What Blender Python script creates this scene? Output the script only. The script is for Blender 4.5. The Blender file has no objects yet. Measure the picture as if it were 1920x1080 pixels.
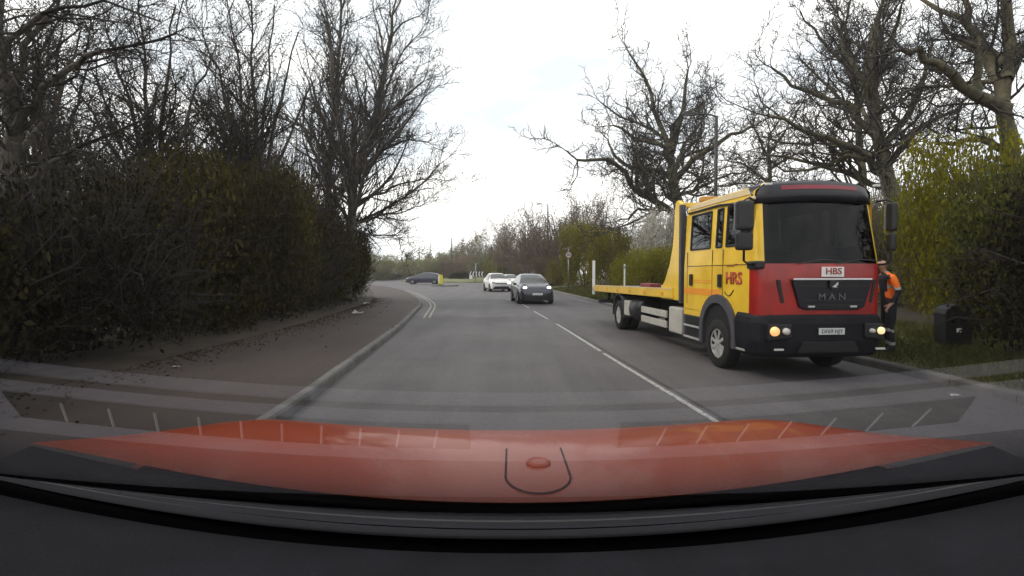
import bpy, bmesh, math, random
import numpy as np
from mathutils import Vector, Matrix, Euler

R = math.radians
SC = bpy.context.scene
COL = SC.collection

# ------------------------------------------------------------------ camera
CAM_H = 1.6
F = 935.0                                   # focal length in pixels of a 1920 wide frame
PITCH = math.atan2(28.0, F)                 # the horizon sits 28 px above the centre
cd = bpy.data.cameras.new('camera')
cd.sensor_width = 36.0
cd.lens = 36.0 * F / 1920.0
cd.clip_start = 0.02
cd.clip_end = 3000.0
cam = bpy.data.objects.new('camera', cd)
cam.location = (0, 0, CAM_H)
cam.rotation_euler = (R(90) - PITCH, 0, 0)
COL.objects.link(cam)
SC.camera = cam

# ------------------------------------------------------------------ sky, sun, exposure
SUN_DIR = Vector((-0.66, -0.04, 0.75)).normalized()      # towards the sun, high and to the left
w = bpy.data.worlds.new('World'); SC.world = w; w.use_nodes = True
nt = w.node_tree; nt.nodes.clear()
out = nt.nodes.new('ShaderNodeOutputWorld')
bg = nt.nodes.new('ShaderNodeBackground'); bg.inputs['Strength'].default_value = 0.1
sky = nt.nodes.new('ShaderNodeTexSky'); sky.sky_type = 'NISHITA'; sky.sun_disc = False
sky.sun_elevation = math.asin(SUN_DIR.z)
sky.sun_rotation = math.atan2(SUN_DIR.x, SUN_DIR.y)
sky.air_density = 1.0; sky.dust_density = 3.0
tc = nt.nodes.new('ShaderNodeTexCoord')
mp = nt.nodes.new('ShaderNodeMapping'); mp.inputs['Scale'].default_value = (1.0, 1.0, 2.6); mp.inputs['Location'].default_value = (3.7, 1.3, 0.6)
nz = nt.nodes.new('ShaderNodeTexNoise'); nz.inputs['Scale'].default_value = 2.6; nz.inputs['Detail'].default_value = 6; nz.inputs['Roughness'].default_value = 0.55
cr = nt.nodes.new('ShaderNodeValToRGB')
cr.color_ramp.elements[0].position = 0.36; cr.color_ramp.elements[0].color = (8.8, 9.5, 10.1, 1)
cr.color_ramp.elements[1].position = 0.56; cr.color_ramp.elements[1].color = (15.4, 15.1, 14.5, 1)
mx = nt.nodes.new('ShaderNodeMix'); mx.data_type = 'RGBA'; mx.inputs[0].default_value = 0.9
nt.links.new(tc.outputs['Generated'], mp.inputs['Vector']); nt.links.new(mp.outputs[0], nz.inputs['Vector'])
nt.links.new(nz.outputs['Fac'], cr.inputs[0])
nt.links.new(sky.outputs[0], mx.inputs[6]); nt.links.new(cr.outputs[0], mx.inputs[7])
nt.links.new(mx.outputs[2], bg.inputs['Color']); nt.links.new(bg.outputs[0], out.inputs['Surface'])

sl = bpy.data.lights.new('sun', 'SUN'); sl.energy = 1.5; sl.angle = R(14); sl.color = (1.0, 0.91, 0.78)
so = bpy.data.objects.new('sun', sl); COL.objects.link(so)
so.rotation_euler = SUN_DIR.to_track_quat('Z', 'Y').to_euler(); so.location = (0, 0, 60)

SC.view_settings.view_transform = 'Standard'
SC.view_settings.look = 'None'
SC.view_settings.exposure = 0.40
SC.view_settings.gamma = 1.0
SC.view_settings.use_curve_mapping = False
SC.render.engine = 'CYCLES'
SC.cycles.use_denoising = True
SC.cycles.max_bounces = 6
SC.cycles.diffuse_bounces = 3
SC.cycles.glossy_bounces = 3
SC.cycles.transmission_bounces = 4
SC.cycles.transparent_max_bounces = 12
SC.cycles.volume_bounces = 2
SC.cycles.sample_clamp_indirect = 4.0

# ------------------------------------------------------------------ measuring helpers
_fw = Vector((0, math.cos(PITCH), -math.sin(PITCH))); _up = Vector((0, math.sin(PITCH), math.cos(PITCH)))
def ray(px, py):
    return _fw * F + Vector((1, 0, 0)) * (px - 960.0) + _up * (540.0 - py)
def P(px, py, d):
    """the place seen at (px, py) of the photograph, d metres ahead"""
    r = ray(px, py); k = d / r.y
    return Vector((r.x * k, d, CAM_H + r.z * k))
def G(px, py, z=0.0):
    r = ray(px, py); k = (z - CAM_H) / r.z
    return Vector((r.x * k, r.y * k, z))

# ------------------------------------------------------------------ materials
MATS = {}
def mat(name, col, rough=0.6, metal=0.0, var=0.12, scale=6.0, bump=0.0, bscale=None, coat=0.0, spec=0.5, col2=None, emit=None, estr=0.0, detail=5):
    if name in MATS: return MATS[name]
    m = bpy.data.materials.new(name); m.use_nodes = True
    n = m.node_tree.nodes; l = m.node_tree.links
    b = n['Principled BSDF']
    b.inputs['Roughness'].default_value = rough; b.inputs['Metallic'].default_value = metal
    b.inputs['Coat Weight'].default_value = coat; b.inputs['Coat Roughness'].default_value = 0.06
    b.inputs['Specular IOR Level'].default_value = spec
    tcx = n.new('ShaderNodeTexCoord')
    nz = n.new('ShaderNodeTexNoise'); nz.inputs['Scale'].default_value = scale; nz.inputs['Detail'].default_value = detail
    l.new(tcx.outputs['Object'], nz.inputs['Vector'])
    rp = n.new('ShaderNodeValToRGB')
    c0 = [max(0, c * (1 - var)) for c in col[:3]]
    c1 = list(col2[:3]) if col2 else [min(1, c * (1 + var)) for c in col[:3]]
    rp.color_ramp.elements[0].position = 0.32; rp.color_ramp.elements[0].color = (*c0, 1)
    rp.color_ramp.elements[1].position = 0.68; rp.color_ramp.elements[1].color = (*c1, 1)
    l.new(nz.outputs['Fac'], rp.inputs[0]); l.new(rp.outputs[0], b.inputs['Base Color'])
    if bump:
        n2 = n.new('ShaderNodeTexNoise'); n2.inputs['Scale'].default_value = bscale or scale * 8; n2.inputs['Detail'].default_value = 3
        l.new(tcx.outputs['Object'], n2.inputs['Vector'])
        bp = n.new('ShaderNodeBump'); bp.inputs['Strength'].default_value = bump; bp.inputs['Distance'].default_value = 0.02
        l.new(n2.outputs['Fac'], bp.inputs['Height']); l.new(bp.outputs[0], b.inputs['Normal'])
    if emit:
        b.inputs['Emission Color'].default_value = (*emit, 1); b.inputs['Emission Strength'].default_value = estr
    MATS[name] = m
    return m

def leafmat(name, ca, cb, cc, trans=0.25):
    m = bpy.data.materials.new(name); m.use_nodes = True
    n = m.node_tree.nodes; l = m.node_tree.links; n.clear()
    o = n.new('ShaderNodeOutputMaterial'); g = n.new('ShaderNodeNewGeometry')
    rp = n.new('ShaderNodeValToRGB'); rp.color_ramp.elements[0].color = (*ca, 1); rp.color_ramp.elements[1].color = (*cc, 1)
    e = rp.color_ramp.elements.new(0.5); e.color = (*cb, 1)
    tcx = n.new('ShaderNodeTexCoord'); nz = n.new('ShaderNodeTexNoise'); nz.inputs['Scale'].default_value = 0.9; nz.inputs['Detail'].default_value = 2
    l.new(tcx.outputs['Object'], nz.inputs['Vector'])
    ad = n.new('ShaderNodeMath'); ad.operation = 'MULTIPLY_ADD'; ad.inputs[1].default_value = 0.55
    sb = n.new('ShaderNodeMath'); sb.operation = 'MULTIPLY_ADD'; sb.inputs[1].default_value = 1.6; sb.inputs[2].default_value = -0.57
    l.new(nz.outputs['Fac'], sb.inputs[0]); l.new(g.outputs['Random Per Island'], ad.inputs[0]); l.new(sb.outputs[0], ad.inputs[2])
    l.new(ad.outputs[0], rp.inputs[0])
    d = n.new('ShaderNodeBsdfDiffuse'); t = n.new('ShaderNodeBsdfTranslucent'); mxs = n.new('ShaderNodeMixShader'); mxs.inputs[0].default_value = trans
    l.new(rp.outputs[0], d.inputs[0]); l.new(rp.outputs[0], t.inputs[0]); l.new(d.outputs[0], mxs.inputs[1]); l.new(t.outputs[0], mxs.inputs[2]); l.new(mxs.outputs[0], o.inputs[0])
    MATS[name] = m
    return m

def glassmat(name, tint, refl, rough=0.0, fres=1.5, scale_f=1.0, graze=0.75):
    m = bpy.data.materials.new(name); m.use_nodes = True
    n = m.node_tree.nodes; l = m.node_tree.links; n.clear()
    o = n.new('ShaderNodeOutputMaterial')
    t = n.new('ShaderNodeBsdfTransparent'); t.inputs[0].default_value = (*tint, 1)
    g = n.new('ShaderNodeBsdfGlossy'); g.inputs['Roughness'].default_value = rough; g.inputs['Color'].default_value = (refl, refl, refl, 1)
    f = n.new('ShaderNodeLayerWeight'); f.inputs['Blend'].default_value = 0.5
    pw = n.new('ShaderNodeMath'); pw.operation = 'POWER'; pw.inputs[1].default_value = 4.0
    mu = n.new('ShaderNodeMath'); mu.operation = 'MULTIPLY_ADD'; mu.inputs[1].default_value = graze * scale_f; mu.inputs[2].default_value = 0.05 * scale_f; mu.use_clamp = True
    l.new(f.outputs['Facing'], pw.inputs[0])
    ms = n.new('ShaderNodeMixShader')
    l.new(pw.outputs[0], mu.inputs[0]); l.new(mu.outputs[0], ms.inputs[0]); l.new(t.outputs[0], ms.inputs[1]); l.new(g.outputs[0], ms.inputs[2]); l.new(ms.outputs[0], o.inputs[0])
    MATS[name] = m
    return m

# ------------------------------------------------------------------ object helpers
def tag(o, label=None, cat=None, group=None, kind=None):
    if label: o['label'] = label
    if cat: o['category'] = cat
    if group: o['group'] = group
    if kind: o['kind'] = kind
    return o
def empty(name, loc=(0, 0, 0), rz=0.0, parent=None):
    o = bpy.data.objects.new(name, None); COL.objects.link(o)
    o.empty_display_size = 0.2
    o.location = loc; o.rotation_euler = (0, 0, rz); o.parent = parent
    return o
def link(name, me, m=None, parent=None, smooth=False):
    if m is not None:
        me.materials.append(MATS[m] if isinstance(m, str) else m)
    if smooth:
        me.polygons.foreach_set('use_smooth', np.ones(len(me.polygons), bool))
    o = bpy.data.objects.new(name, me); COL.objects.link(o); o.parent = parent
    return o
def copy_tree(o, parent=None):
    c = o.copy(); COL.objects.link(c); c.parent = parent
    for ch in o.children:
        copy_tree(ch, c)
    return c

class MB:
    """collects simple shapes and links them as ONE mesh object"""
    def __init__(s): s.v = []; s.f = []
    def add(s, vs, fs):
        k = len(s.v); s.v += [tuple(p) for p in vs]; s.f += [tuple(i + k for i in q) for q in fs]
        return s
    def box(s, c, d, rot=None, taper=1.0):
        x, y, z = d[0] / 2, d[1] / 2, d[2] / 2
        vs = [Vector((i * x * (taper if k > 0 else 1), j * y * (taper if k > 0 else 1), k * z)) for i in (-1, 1) for j in (-1, 1) for k in (-1, 1)]
        if rot is not None:
            M = Euler(rot).to_matrix(); vs = [M @ p for p in vs]
        vs = [p + Vector(c) for p in vs]
        return s.add(vs, [(0, 1, 3, 2), (4, 6, 7, 5), (0, 4, 5, 1), (2, 3, 7, 6), (0, 2, 6, 4), (1, 5, 7, 3)])
    def bx(s, x0, x1, y0, y1, z0, z1):
        return s.box(((x0 + x1) / 2, (y0 + y1) / 2, (z0 + z1) / 2), (x1 - x0, y1 - y0, z1 - z0))
    def tube(s, pts, r, n=8, cap=True):
        pts = [Vector(p) for p in pts]
        rs = r if isinstance(r, (list, tuple)) else [r] * len(pts)
        k0 = len(s.v); u = None
        for i, p in enumerate(pts):
            t = (pts[min(i + 1, len(pts) - 1)] - pts[max(i - 1, 0)]).normalized()
            if u is None:
                u = t.orthogonal().normalized()
            else:
                u = (u - t * u.dot(t)).normalized()
            vv = t.cross(u)
            for a in range(n):
                q = 2 * math.pi * a / n
                s.v.append(tuple(p + (u * math.cos(q) + vv * math.sin(q)) * rs[i]))
        for i in range(len(pts) - 1):
            for a in range(n):
                b = (a + 1) % n
                s.f.append((k0 + i * n + a, k0 + i * n + b, k0 + (i + 1) * n + b, k0 + (i + 1) * n + a))
        if cap:
            s.f.append(tuple(k0 + a for a in reversed(range(n)))); e = k0 + (len(pts) - 1) * n
            s.f.append(tuple(e + a for a in range(n)))
        return s
    def lathe(s, prof, c, axis='x', n=24, cap=True):
        """prof: (along, radius) pairs turned about the axis through c"""
        k0 = len(s.v); c = Vector(c)
        for (t, r) in prof:
            for a in range(n):
                q = 2 * math.pi * a / n; A, B = r * math.cos(q), r * math.sin(q)
                p = {'x': (t, A, B), 'y': (A, t, B), 'z': (A, B, t)}[axis]
                s.v.append(tuple(c + Vector(p)))
        for i in range(len(prof) - 1):
            for a in range(n):
                b = (a + 1) % n
                s.f.append((k0 + i * n + a, k0 + i * n + b, k0 + (i + 1) * n + b, k0 + (i + 1) * n + a))
        if cap:
            s.f.append(tuple(k0 + a for a in reversed(range(n)))); e = k0 + (len(prof) - 1) * n
            s.f.append(tuple(e + a for a in range(n)))
        return s
    def prism(s, poly, a0, a1, axis='x'):
        """poly: 2-D outline swept from a0 to a1 along the axis"""
        n = len(poly); vs = []
        for a in (a0, a1):
            for (u, v) in poly:
                vs.append({'x': (a, u, v), 'y': (u, a, v), 'z': (u, v, a)}[axis])
        fs = [tuple(range(n)), tuple(reversed(range(n, 2 * n)))]
        for i in range(n):
            j = (i + 1) % n; fs.append((i, i + n, j + n, j))
        return s.add(vs, fs)
    def build(s, name, m, parent=None, bevel=0.0, smooth=False, seg=2):
        me = bpy.data.meshes.new(name); me.from_pydata(s.v, [], s.f)
        bm = bmesh.new(); bm.from_mesh(me)
        bmesh.ops.recalc_face_normals(bm, faces=bm.faces)
        if bevel:
            es = [e for e in bm.edges if len(e.link_faces) == 2 and e.calc_face_angle(0) > 0.6]
            bmesh.ops.bevel(bm, geom=es, offset=bevel, segments=seg, profile=0.6, affect='EDGES', clamp_overlap=True)
        bm.to_mesh(me); bm.free(); me.update()
        return link(name, me, m, parent, smooth)

def text(name, s, size, m, parent, loc, rot, ext=0.004, align='CENTER', sx=1.0, bold=0.0, shear=0.0):
    cu = bpy.data.curves.new(name, 'FONT'); cu.body = s; cu.size = size; cu.extrude = ext; cu.align_x = align; cu.align_y = 'CENTER'; cu.shear = shear; cu.bevel_depth = bold * .6; cu.bevel_resolution = 0
    cu.resolution_u = 3
    t = bpy.data.objects.new(name, cu); COL.objects.link(t)
    dg = bpy.context.evaluated_depsgraph_get()
    me = bpy.data.meshes.new_from_object(t.evaluated_get(dg))
    bpy.data.objects.remove(t)
    me.materials.clear()
    o = link(name, me, m, parent)
    o.location = loc; o.rotation_euler = rot; o.scale = (sx, 1, 1)
    return o

def np_mesh(name, verts, faces_list):
    """verts (N,3); faces_list: arrays of polygons (M,k)"""
    me = bpy.data.meshes.new(name)
    me.vertices.add(len(verts)); me.vertices.foreach_set('co', np.ascontiguousarray(verts, np.float32).ravel())
    loops = np.concatenate([f.ravel() for f in faces_list]).astype(np.int32)
    tot = np.concatenate([np.full(len(f), f.shape[1], np.int32) for f in faces_list])
    st = np.concatenate([[0], np.cumsum(tot)[:-1]]).astype(np.int32)
    me.loops.add(len(loops)); me.loops.foreach_set('vertex_index', loops)
    me.polygons.add(len(tot)); me.polygons.foreach_set('loop_start', st); me.polygons.foreach_set('loop_total', tot)
    me.update(calc_edges=True)
    return me

# ------------------------------------------------------------------ curves along the road
def interp(curve, y):
    ys = [c[1] for c in curve]; xs = [c[0] for c in curve]
    return float(np.interp(y, ys, xs))
def smooth_curve(pts, step=0.8):
    """Catmull-Rom through the points, resampled"""
    p = [Vector((a, b)) for a, b in pts]; p = [p[0] * 2 - p[1]] + p + [p[-1] * 2 - p[-2]]
    o = []
    for i in range(1, len(p) - 2):
        n = max(2, int((p[i + 1] - p[i]).length / step))
        for k in range(n):
            t = k / n
            o.append(0.5 * ((2 * p[i]) + (p[i + 1] - p[i - 1]) * t + (2 * p[i - 1] - 5 * p[i] + 4 * p[i + 1] - p[i + 2]) * t * t + (3 * p[i] - p[i - 1] - 3 * p[i + 1] + p[i + 2]) * t ** 3))
    o.append(p[-2])
    return o
def offset_curve(c, d):
    o = []
    for i, p in enumerate(c):
        t = (c[min(i + 1, len(c) - 1)] - c[max(i - 1, 0)]).normalized()
        o.append(p + Vector((-t.y, t.x)) * d)      # + is to the left of the direction of travel
    return o
def ribbon(name, a, b, za, zb, m, parent=None):
    mb = MB(); n = len(a)
    vs = []
    for i in range(n):
        vs.append((a[i].x, a[i].y, za if not callable(za) else za(a[i]))); vs.append((b[i].x, b[i].y, zb if not callable(zb) else zb(b[i])))
    mb.add(vs, [(2 * i, 2 * i + 1, 2 * i + 3, 2 * i + 2) for i in range(n - 1)])
    me = bpy.data.meshes.new(name); me.from_pydata(mb.v, [], mb.f)
    bm = bmesh.new(); bm.from_mesh(me); bmesh.ops.recalc_face_normals(bm, faces=bm.faces)
    if sum(f.normal.z for f in bm.faces) < 0: bmesh.ops.reverse_faces(bm, faces=bm.faces)
    bm.to_mesh(me); bm.free()
    return link(name, me, m, parent)

# ------------------------------------------------------------------ the setting
def asphalt(name, a, b, speck=0.25):
    m = bpy.data.materials.new(name); m.use_nodes = True; n = m.node_tree.nodes; l = m.node_tree.links; bs = n['Principled BSDF']
    t = n.new('ShaderNodeTexCoord')
    def noise(sc, det=4, rough=0.6, stretch=None):
        x = n.new('ShaderNodeTexNoise'); x.inputs['Scale'].default_value = sc; x.inputs['Detail'].default_value = det; x.inputs['Roughness'].default_value = rough
        if stretch:
            q = n.new('ShaderNodeMapping'); q.inputs['Scale'].default_value = stretch; l.new(t.outputs['Object'], q.inputs[0]); l.new(q.outputs[0], x.inputs['Vector'])
        else: l.new(t.outputs['Object'], x.inputs['Vector'])
        return x
    n1 = noise(0.5, 5); n2 = noise(70, 2); n3 = noise(1.0, 4, 0.6, (1.6, 0.10, 1))
    rp = n.new('ShaderNodeValToRGB'); rp.color_ramp.elements[0].position = 0.3; rp.color_ramp.elements[0].color = (*a, 1); rp.color_ramp.elements[1].position = 0.7; rp.color_ramp.elements[1].color = (*b, 1)
    m1 = n.new('ShaderNodeMath'); m1.operation = 'MULTIPLY_ADD'; m1.inputs[1].default_value = 0.5
    m2 = n.new('ShaderNodeMath'); m2.operation = 'MULTIPLY'; m2.inputs[1].default_value = 0.5
    l.new(n3.outputs['Fac'], m2.inputs[0]); l.new(n1.outputs['Fac'], m1.inputs[0]); l.new(m2.outputs[0], m1.inputs[2]); l.new(m1.outputs[0], rp.inputs[0])
    ov = n.new('ShaderNodeMix'); ov.data_type = 'RGBA'; ov.blend_type = 'OVERLAY'; ov.inputs[0].default_value = speck
    l.new(rp.outputs[0], ov.inputs[6]); l.new(n2.outputs['Fac'], ov.inputs[7]); l.new(ov.outputs[2], bs.inputs['Base Color'])
    n4 = noise(16, 8, 0.75); ov2 = n.new('ShaderNodeMix'); ov2.data_type = 'RGBA'; ov2.blend_type = 'OVERLAY'; ov2.inputs[0].default_value = speck * 1.2
    l.new(ov.outputs[2], ov2.inputs[6]); l.new(n4.outputs['Fac'], ov2.inputs[7]); l.new(ov2.outputs[2], bs.inputs['Base Color'])
    bs.inputs['Roughness'].default_value = 0.72; bs.inputs['Specular IOR Level'].default_value = 0.35
    bp = n.new('ShaderNodeBump'); bp.inputs['Strength'].default_value = 0.5; bp.inputs['Distance'].default_value = 0.006
    l.new(n2.outputs['Fac'], bp.inputs['Height']); l.new(bp.outputs[0], bs.inputs['Normal'])
    MATS[name] = m
asphalt('asphalt', (0.069, 0.064, 0.068), (0.134, 0.126, 0.131), 0.5)
asphalt('path_tarmac', (0.043, 0.033, 0.030), (0.070, 0.054, 0.050), 0.45)
mat('kerbstone', (0.12, 0.116, 0.112), 0.8, var=0.3, scale=3, bump=0.3, bscale=60)
for _n, _c in (('road_paint', (0.42, 0.42, 0.41)), ('edge_paint', (0.36, 0.35, 0.29))):
    mat(_n, (0.13, 0.13, 0.13), 0.65, var=0.1, scale=16, col2=_c, detail=9, bump=0.3, bscale=90)
    _r = [q for q in MATS[_n].node_tree.nodes if q.type == 'VALTORGB'][0]
    _r.color_ramp.elements[0].position = 0.36; _r.color_ramp.elements[1].position = 0.50
mat('grass_ground', (0.055, 0.062, 0.022), 0.9, var=0.4, scale=1.2, bump=0.5, bscale=20, col2=(0.10, 0.095, 0.040))
mat('earth', (0.035, 0.027, 0.020), 0.95, var=0.4, scale=2.5, bump=0.6, bscale=18, col2=(0.06, 0.046, 0.034))
mat('far_grass', (0.11, 0.12, 0.045), 0.9, var=0.25, scale=0.4, col2=(0.16, 0.165, 0.07))

LEFT = smooth_curve([(-2.40, -14), (-2.40, -4), (-2.42, 2), (-2.46, 5.5), (-2.62, 7.5), (-3.14, 13.9), (-3.75, 19.2), (-4.5, 25), (-6.0, 31.5), (-8.7, 41), (-12.2, 51), (-16.5, 60), (-24, 68), (-36, 73)])
RIGHT = smooth_curve([(6.5, -14), (6.4, -4), (6.3, 2), (6.25, 5.5), (6.15, 8), (5.7, 13), (5.05, 20), (4.7, 24), (4.0, 36.5), (3.5, 45), (4.2, 55), (7.5, 63), (14, 70), (24, 75)])
RC = Vector((-6.0, 98.0)); RR = 30.0; RI = 15.5

def resample(c, n):
    d = [0.0]
    for i in range(1, len(c)): d.append(d[-1] + (c[i] - c[i - 1]).length)
    t = np.linspace(0, d[-1], n)
    return [Vector((float(np.interp(q, d, [p.x for p in c])), float(np.interp(q, d, [p.y for p in c])))) for q in t]

gnd = MB(); N = 40
xs = np.linspace(-700, 700, 3); ys = np.linspace(-120, 1300, 3)
gnd.add([(x, y, -0.03) for y in ys for x in xs], [(r * 3 + c, r * 3 + c + 1, r * 3 + c + 4, r * 3 + c + 3) for r in range(2) for c in range(2)])
tag(gnd.build('ground', 'far_grass'), kind='structure')

La, Ra = resample(LEFT, 140), resample(RIGHT, 140)
road = ribbon('road', La, Ra, 0.0, 0.0, 'asphalt'); tag(road, kind='structure')
disc = MB(); k = 72
disc.add([(RC.x + RR * math.cos(2 * math.pi * i / k), RC.y + RR * math.sin(2 * math.pi * i / k), 0.004) for i in range(k)], [tuple(range(k))])
tag(disc.build('roundabout_road', 'asphalt'), kind='structure')
for nm, a in (('side_road', R(4)), ('exit_road', R(118))):
    dv = Vector((math.cos(a), math.sin(a))); nv = Vector((-dv.y, dv.x)); mb = MB()
    p0 = RC + dv * (RR - 4); p1 = RC + dv * 260
    mb.add([(*(p0 + nv * 9), -0.002), (*(p0 - nv * 9), -0.002), (*(p1 - nv * 4), -0.002), (*(p1 + nv * 4), -0.002)], [(0, 1, 2, 3)])
    tag(mb.build(nm, 'asphalt'), kind='structure')
isl = MB(); ring = []
for r_, z_ in ((RI, 0.0), (RI, 0.14), (RI - 0.25, 0.16), (RI - 4, 0.42), (0.5, 0.75)):
    ring.append([(RC.x + r_ * math.cos(2 * math.pi * i / k), RC.y + r_ * math.sin(2 * math.pi * i / k), z_) for i in range(k)])
vs = [p for q in ring for p in q]
isl.add(vs, [(i * k + a, i * k + (a + 1) % k, (i + 1) * k + (a + 1) % k, (i + 1) * k + a) for i in range(4) for a in range(k)] + [tuple(4 * k + a for a in range(k))])
tag(isl.build('central_island', 'far_grass', smooth=True), kind='structure')

def kerb(name, curve, side, h=0.125, wd=0.14):
    """a bedding strip with the kerb stones laid along it one by one"""
    o = offset_curve(curve, side * (wd - .01))
    base = tag(ribbon(name, offset_curve(curve, side * .012), o, 0.085, 0.085, 'kerbstone'), kind='structure')
    dd = [0.0]
    for i in range(1, len(curve)): dd.append(dd[-1] + (curve[i] - curve[i - 1]).length)
    cx_, cy_ = [p.x for p in curve], [p.y for p in curve]
    at_ = lambda q: Vector((float(np.interp(q, dd, cx_)), float(np.interp(q, dd, cy_))))
    q = 0.0; g = random.Random(len(name)); L = 0.915
    while q + L < dd[-1]:
        p0, p1 = at_(q + .005), at_(q + L - .005); q += L
        t = (p1 - p0).normalized(); n = Vector((-t.y, t.x)) * side; z = h + g.uniform(-.004, .004); mb = MB(); vs = []
        for p in (p0, p1):
            for (u, k) in ((0, -.02), (.014, z - .028), (.036, z), (wd, z), (wd, -.02)):
                w_ = p + n * u; vs.append((w_.x, w_.y, k))
        mb.add(vs, [(j, j + 1, j + 6, j + 5) for j in range(4)] + [(0, 1, 2, 3, 4), (5, 6, 7, 8, 9)])
        mb.build('kerb_stone', 'kerbstone', base)
    return base
kerb('kerb_left', La, 1); kerb('kerb_right', Ra, -1)

HEDGE_EDGE = smooth_curve([(-6.0, -14), (-6.0, -4), (-6.0, 2), (-5.95, 5.5), (-5.9, 8), (-6.0, 14), (-6.5, 19.5), (-7.3, 26), (-9.2, 33), (-12.0, 42), (-15.5, 52), (-20, 61), (-27, 69), (-38, 75)])
Ha = resample(HEDGE_EDGE, 140)
tag(ribbon('pavement', offset_curve(La, 0.14), Ha, 0.118, 0.13, 'path_tarmac'), kind='structure')
tag(ribbon('bank_left', Ha, offset_curve(Ha, 16), 0.126, 0.7, 'earth'), kind='structure')
Va = offset_curve(Ra, -0.14); Vb = offset_curve(Ra, -2.6); Vc = offset_curve(Ra, -30)
tag(ribbon('verge', Va, Vb, 0.115, 0.30, 'grass_ground'), kind='structure')
tag(ribbon('bank_right', Vb, Vc, 0.30, 1.2, 'earth'), kind='structure')

# painted markings: each dash a piece of the road
CENTRE = smooth_curve([(2.45, -6), (2.40, 2), (2.19, 5.4), (1.90, 8.9), (1.45, 15), (0.9, 21), (0.45, 26), (-0.9, 34), (-2.9, 44), (-5.2, 52.5), (-7.2, 59)], 0.4)
cy = [p.y for p in CENTRE]
def cpt(y): return Vector((float(np.interp(y, cy, [p.x for p in CENTRE])), y))
def dash(y0, y1, wd, curve=cpt, m='road_paint', name='centre_line_dash'):
    n = max(2, int((y1 - y0) / 0.5)); a = [curve(y0 + (y1 - y0) * i / n) for i in range(n + 1)]
    return ribbon(name, offset_curve(a, wd / 2), offset_curve(a, -wd / 2), 0.005, 0.005, m, road)
for y0, y1 in ((-5, -1), (0.2, 4.2), (4.35, 9.9), (10.15, 15.6), (17.3, 20.8), (22.8, 25.6), (28.0, 31.0), (44.0, 47.2), (48.6, 50.8), (53.0, 54.6)):
    dash(y0, y1, 0.072)
mat('tar_seam', (0.045, 0.045, 0.048), 0.6, var=0.3, scale=6)
sc_ = [cpt(q) for q in np.linspace(-6, 33, 60)]
ribbon('tar_seam', offset_curve(sc_, -.10), [p + Vector((math.sin(p.y * 1.7) * .012, 0)) for p in offset_curve(sc_, -.16)], 0.004, 0.004, 'tar_seam', road)
for off, name in ((0.42, 'edge_line'), (0.62, 'edge_line')):
    c = [p for p in offset_curve(La, -off) if 17.3 < p.y < 46]
    ribbon(name, offset_curve(c, 0.03), offset_curve(c, -0.03), 0.005, 0.005, 'edge_paint', road)

# splitter island before the roundabout
si = MB(); c0 = Vector((-8.3, 61.5)); pts = []
for i in range(28):
    a = 2 * math.pi * i / 28; pts.append((c0.x + 1.7 * math.cos(a), c0.y + 2.0 * math.sin(a)))
si.prism(pts, 0.0, 0.13, 'z')
tag(si.build('splitter_island', 'kerbstone', bevel=0.02), kind='structure')

# ------------------------------------------------------------------ vegetation
mat('oak_bark', (0.075, 0.068, 0.045), 0.9, var=0.35, scale=5, bump=0.7, bscale=24, col2=(0.12, 0.105, 0.060))
mat('grey_bark', (0.055, 0.047, 0.042), 0.9, var=0.35, scale=5, bump=0.6, bscale=24, col2=(0.095, 0.082, 0.070))
mat('twig_dark', (0.026, 0.021, 0.019), 0.9, var=0.3, scale=2)
mat('twig_brown', (0.085, 0.060, 0.046), 0.9, var=0.35, scale=1.5, col2=(0.105, 0.072, 0.052))
mat('twig_pale', (0.16, 0.15, 0.12), 0.9, var=0.3, scale=1.5)
leafmat('leaf_bud', (0.022, 0.018, 0.013), (0.042, 0.035, 0.018), (0.075, 0.066, 0.024))
leafmat('leaf_dark', (0.008, 0.007, 0.007), (0.018, 0.016, 0.011), (0.052, 0.045, 0.018), 0.2)  # near-black leaves, shade of the hedge is put into the colour
leafmat('leaf_olive', (0.100, 0.092, 0.016), (0.170, 0.158, 0.022), (0.250, 0.225, 0.030), .45)
leafmat('leaf_bright', (0.135, 0.132, 0.016), (0.215, 0.205, 0.022), (0.300, 0.280, 0.032), .45)
leafmat('leaf_brown', (0.100, 0.074, 0.050), (0.155, 0.118, 0.076), (0.195, 0.160, 0.095), .4)
leafmat('leaf_green', (0.034, 0.040, 0.016), (0.065, 0.072, 0.022), (0.115, 0.118, 0.030), .3)
leafmat('leaf_far', (0.16, 0.16, 0.09), (0.22, 0.22, 0.11), (0.28, 0.27, 0.13), .35)  # paled leaves, some distance haze is put into this colour
leafmat('leaf_far_brown', (0.16, 0.125, 0.09), (0.22, 0.175, 0.12), (0.26, 0.21, 0.14), .35)  # brown far leaves, lightened in colour for haze as well
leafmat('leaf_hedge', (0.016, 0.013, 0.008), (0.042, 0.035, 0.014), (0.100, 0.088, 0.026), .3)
leafmat('blossom', (0.30, 0.28, 0.23), (0.50, 0.48, 0.42), (0.68, 0.66, 0.60))

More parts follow.
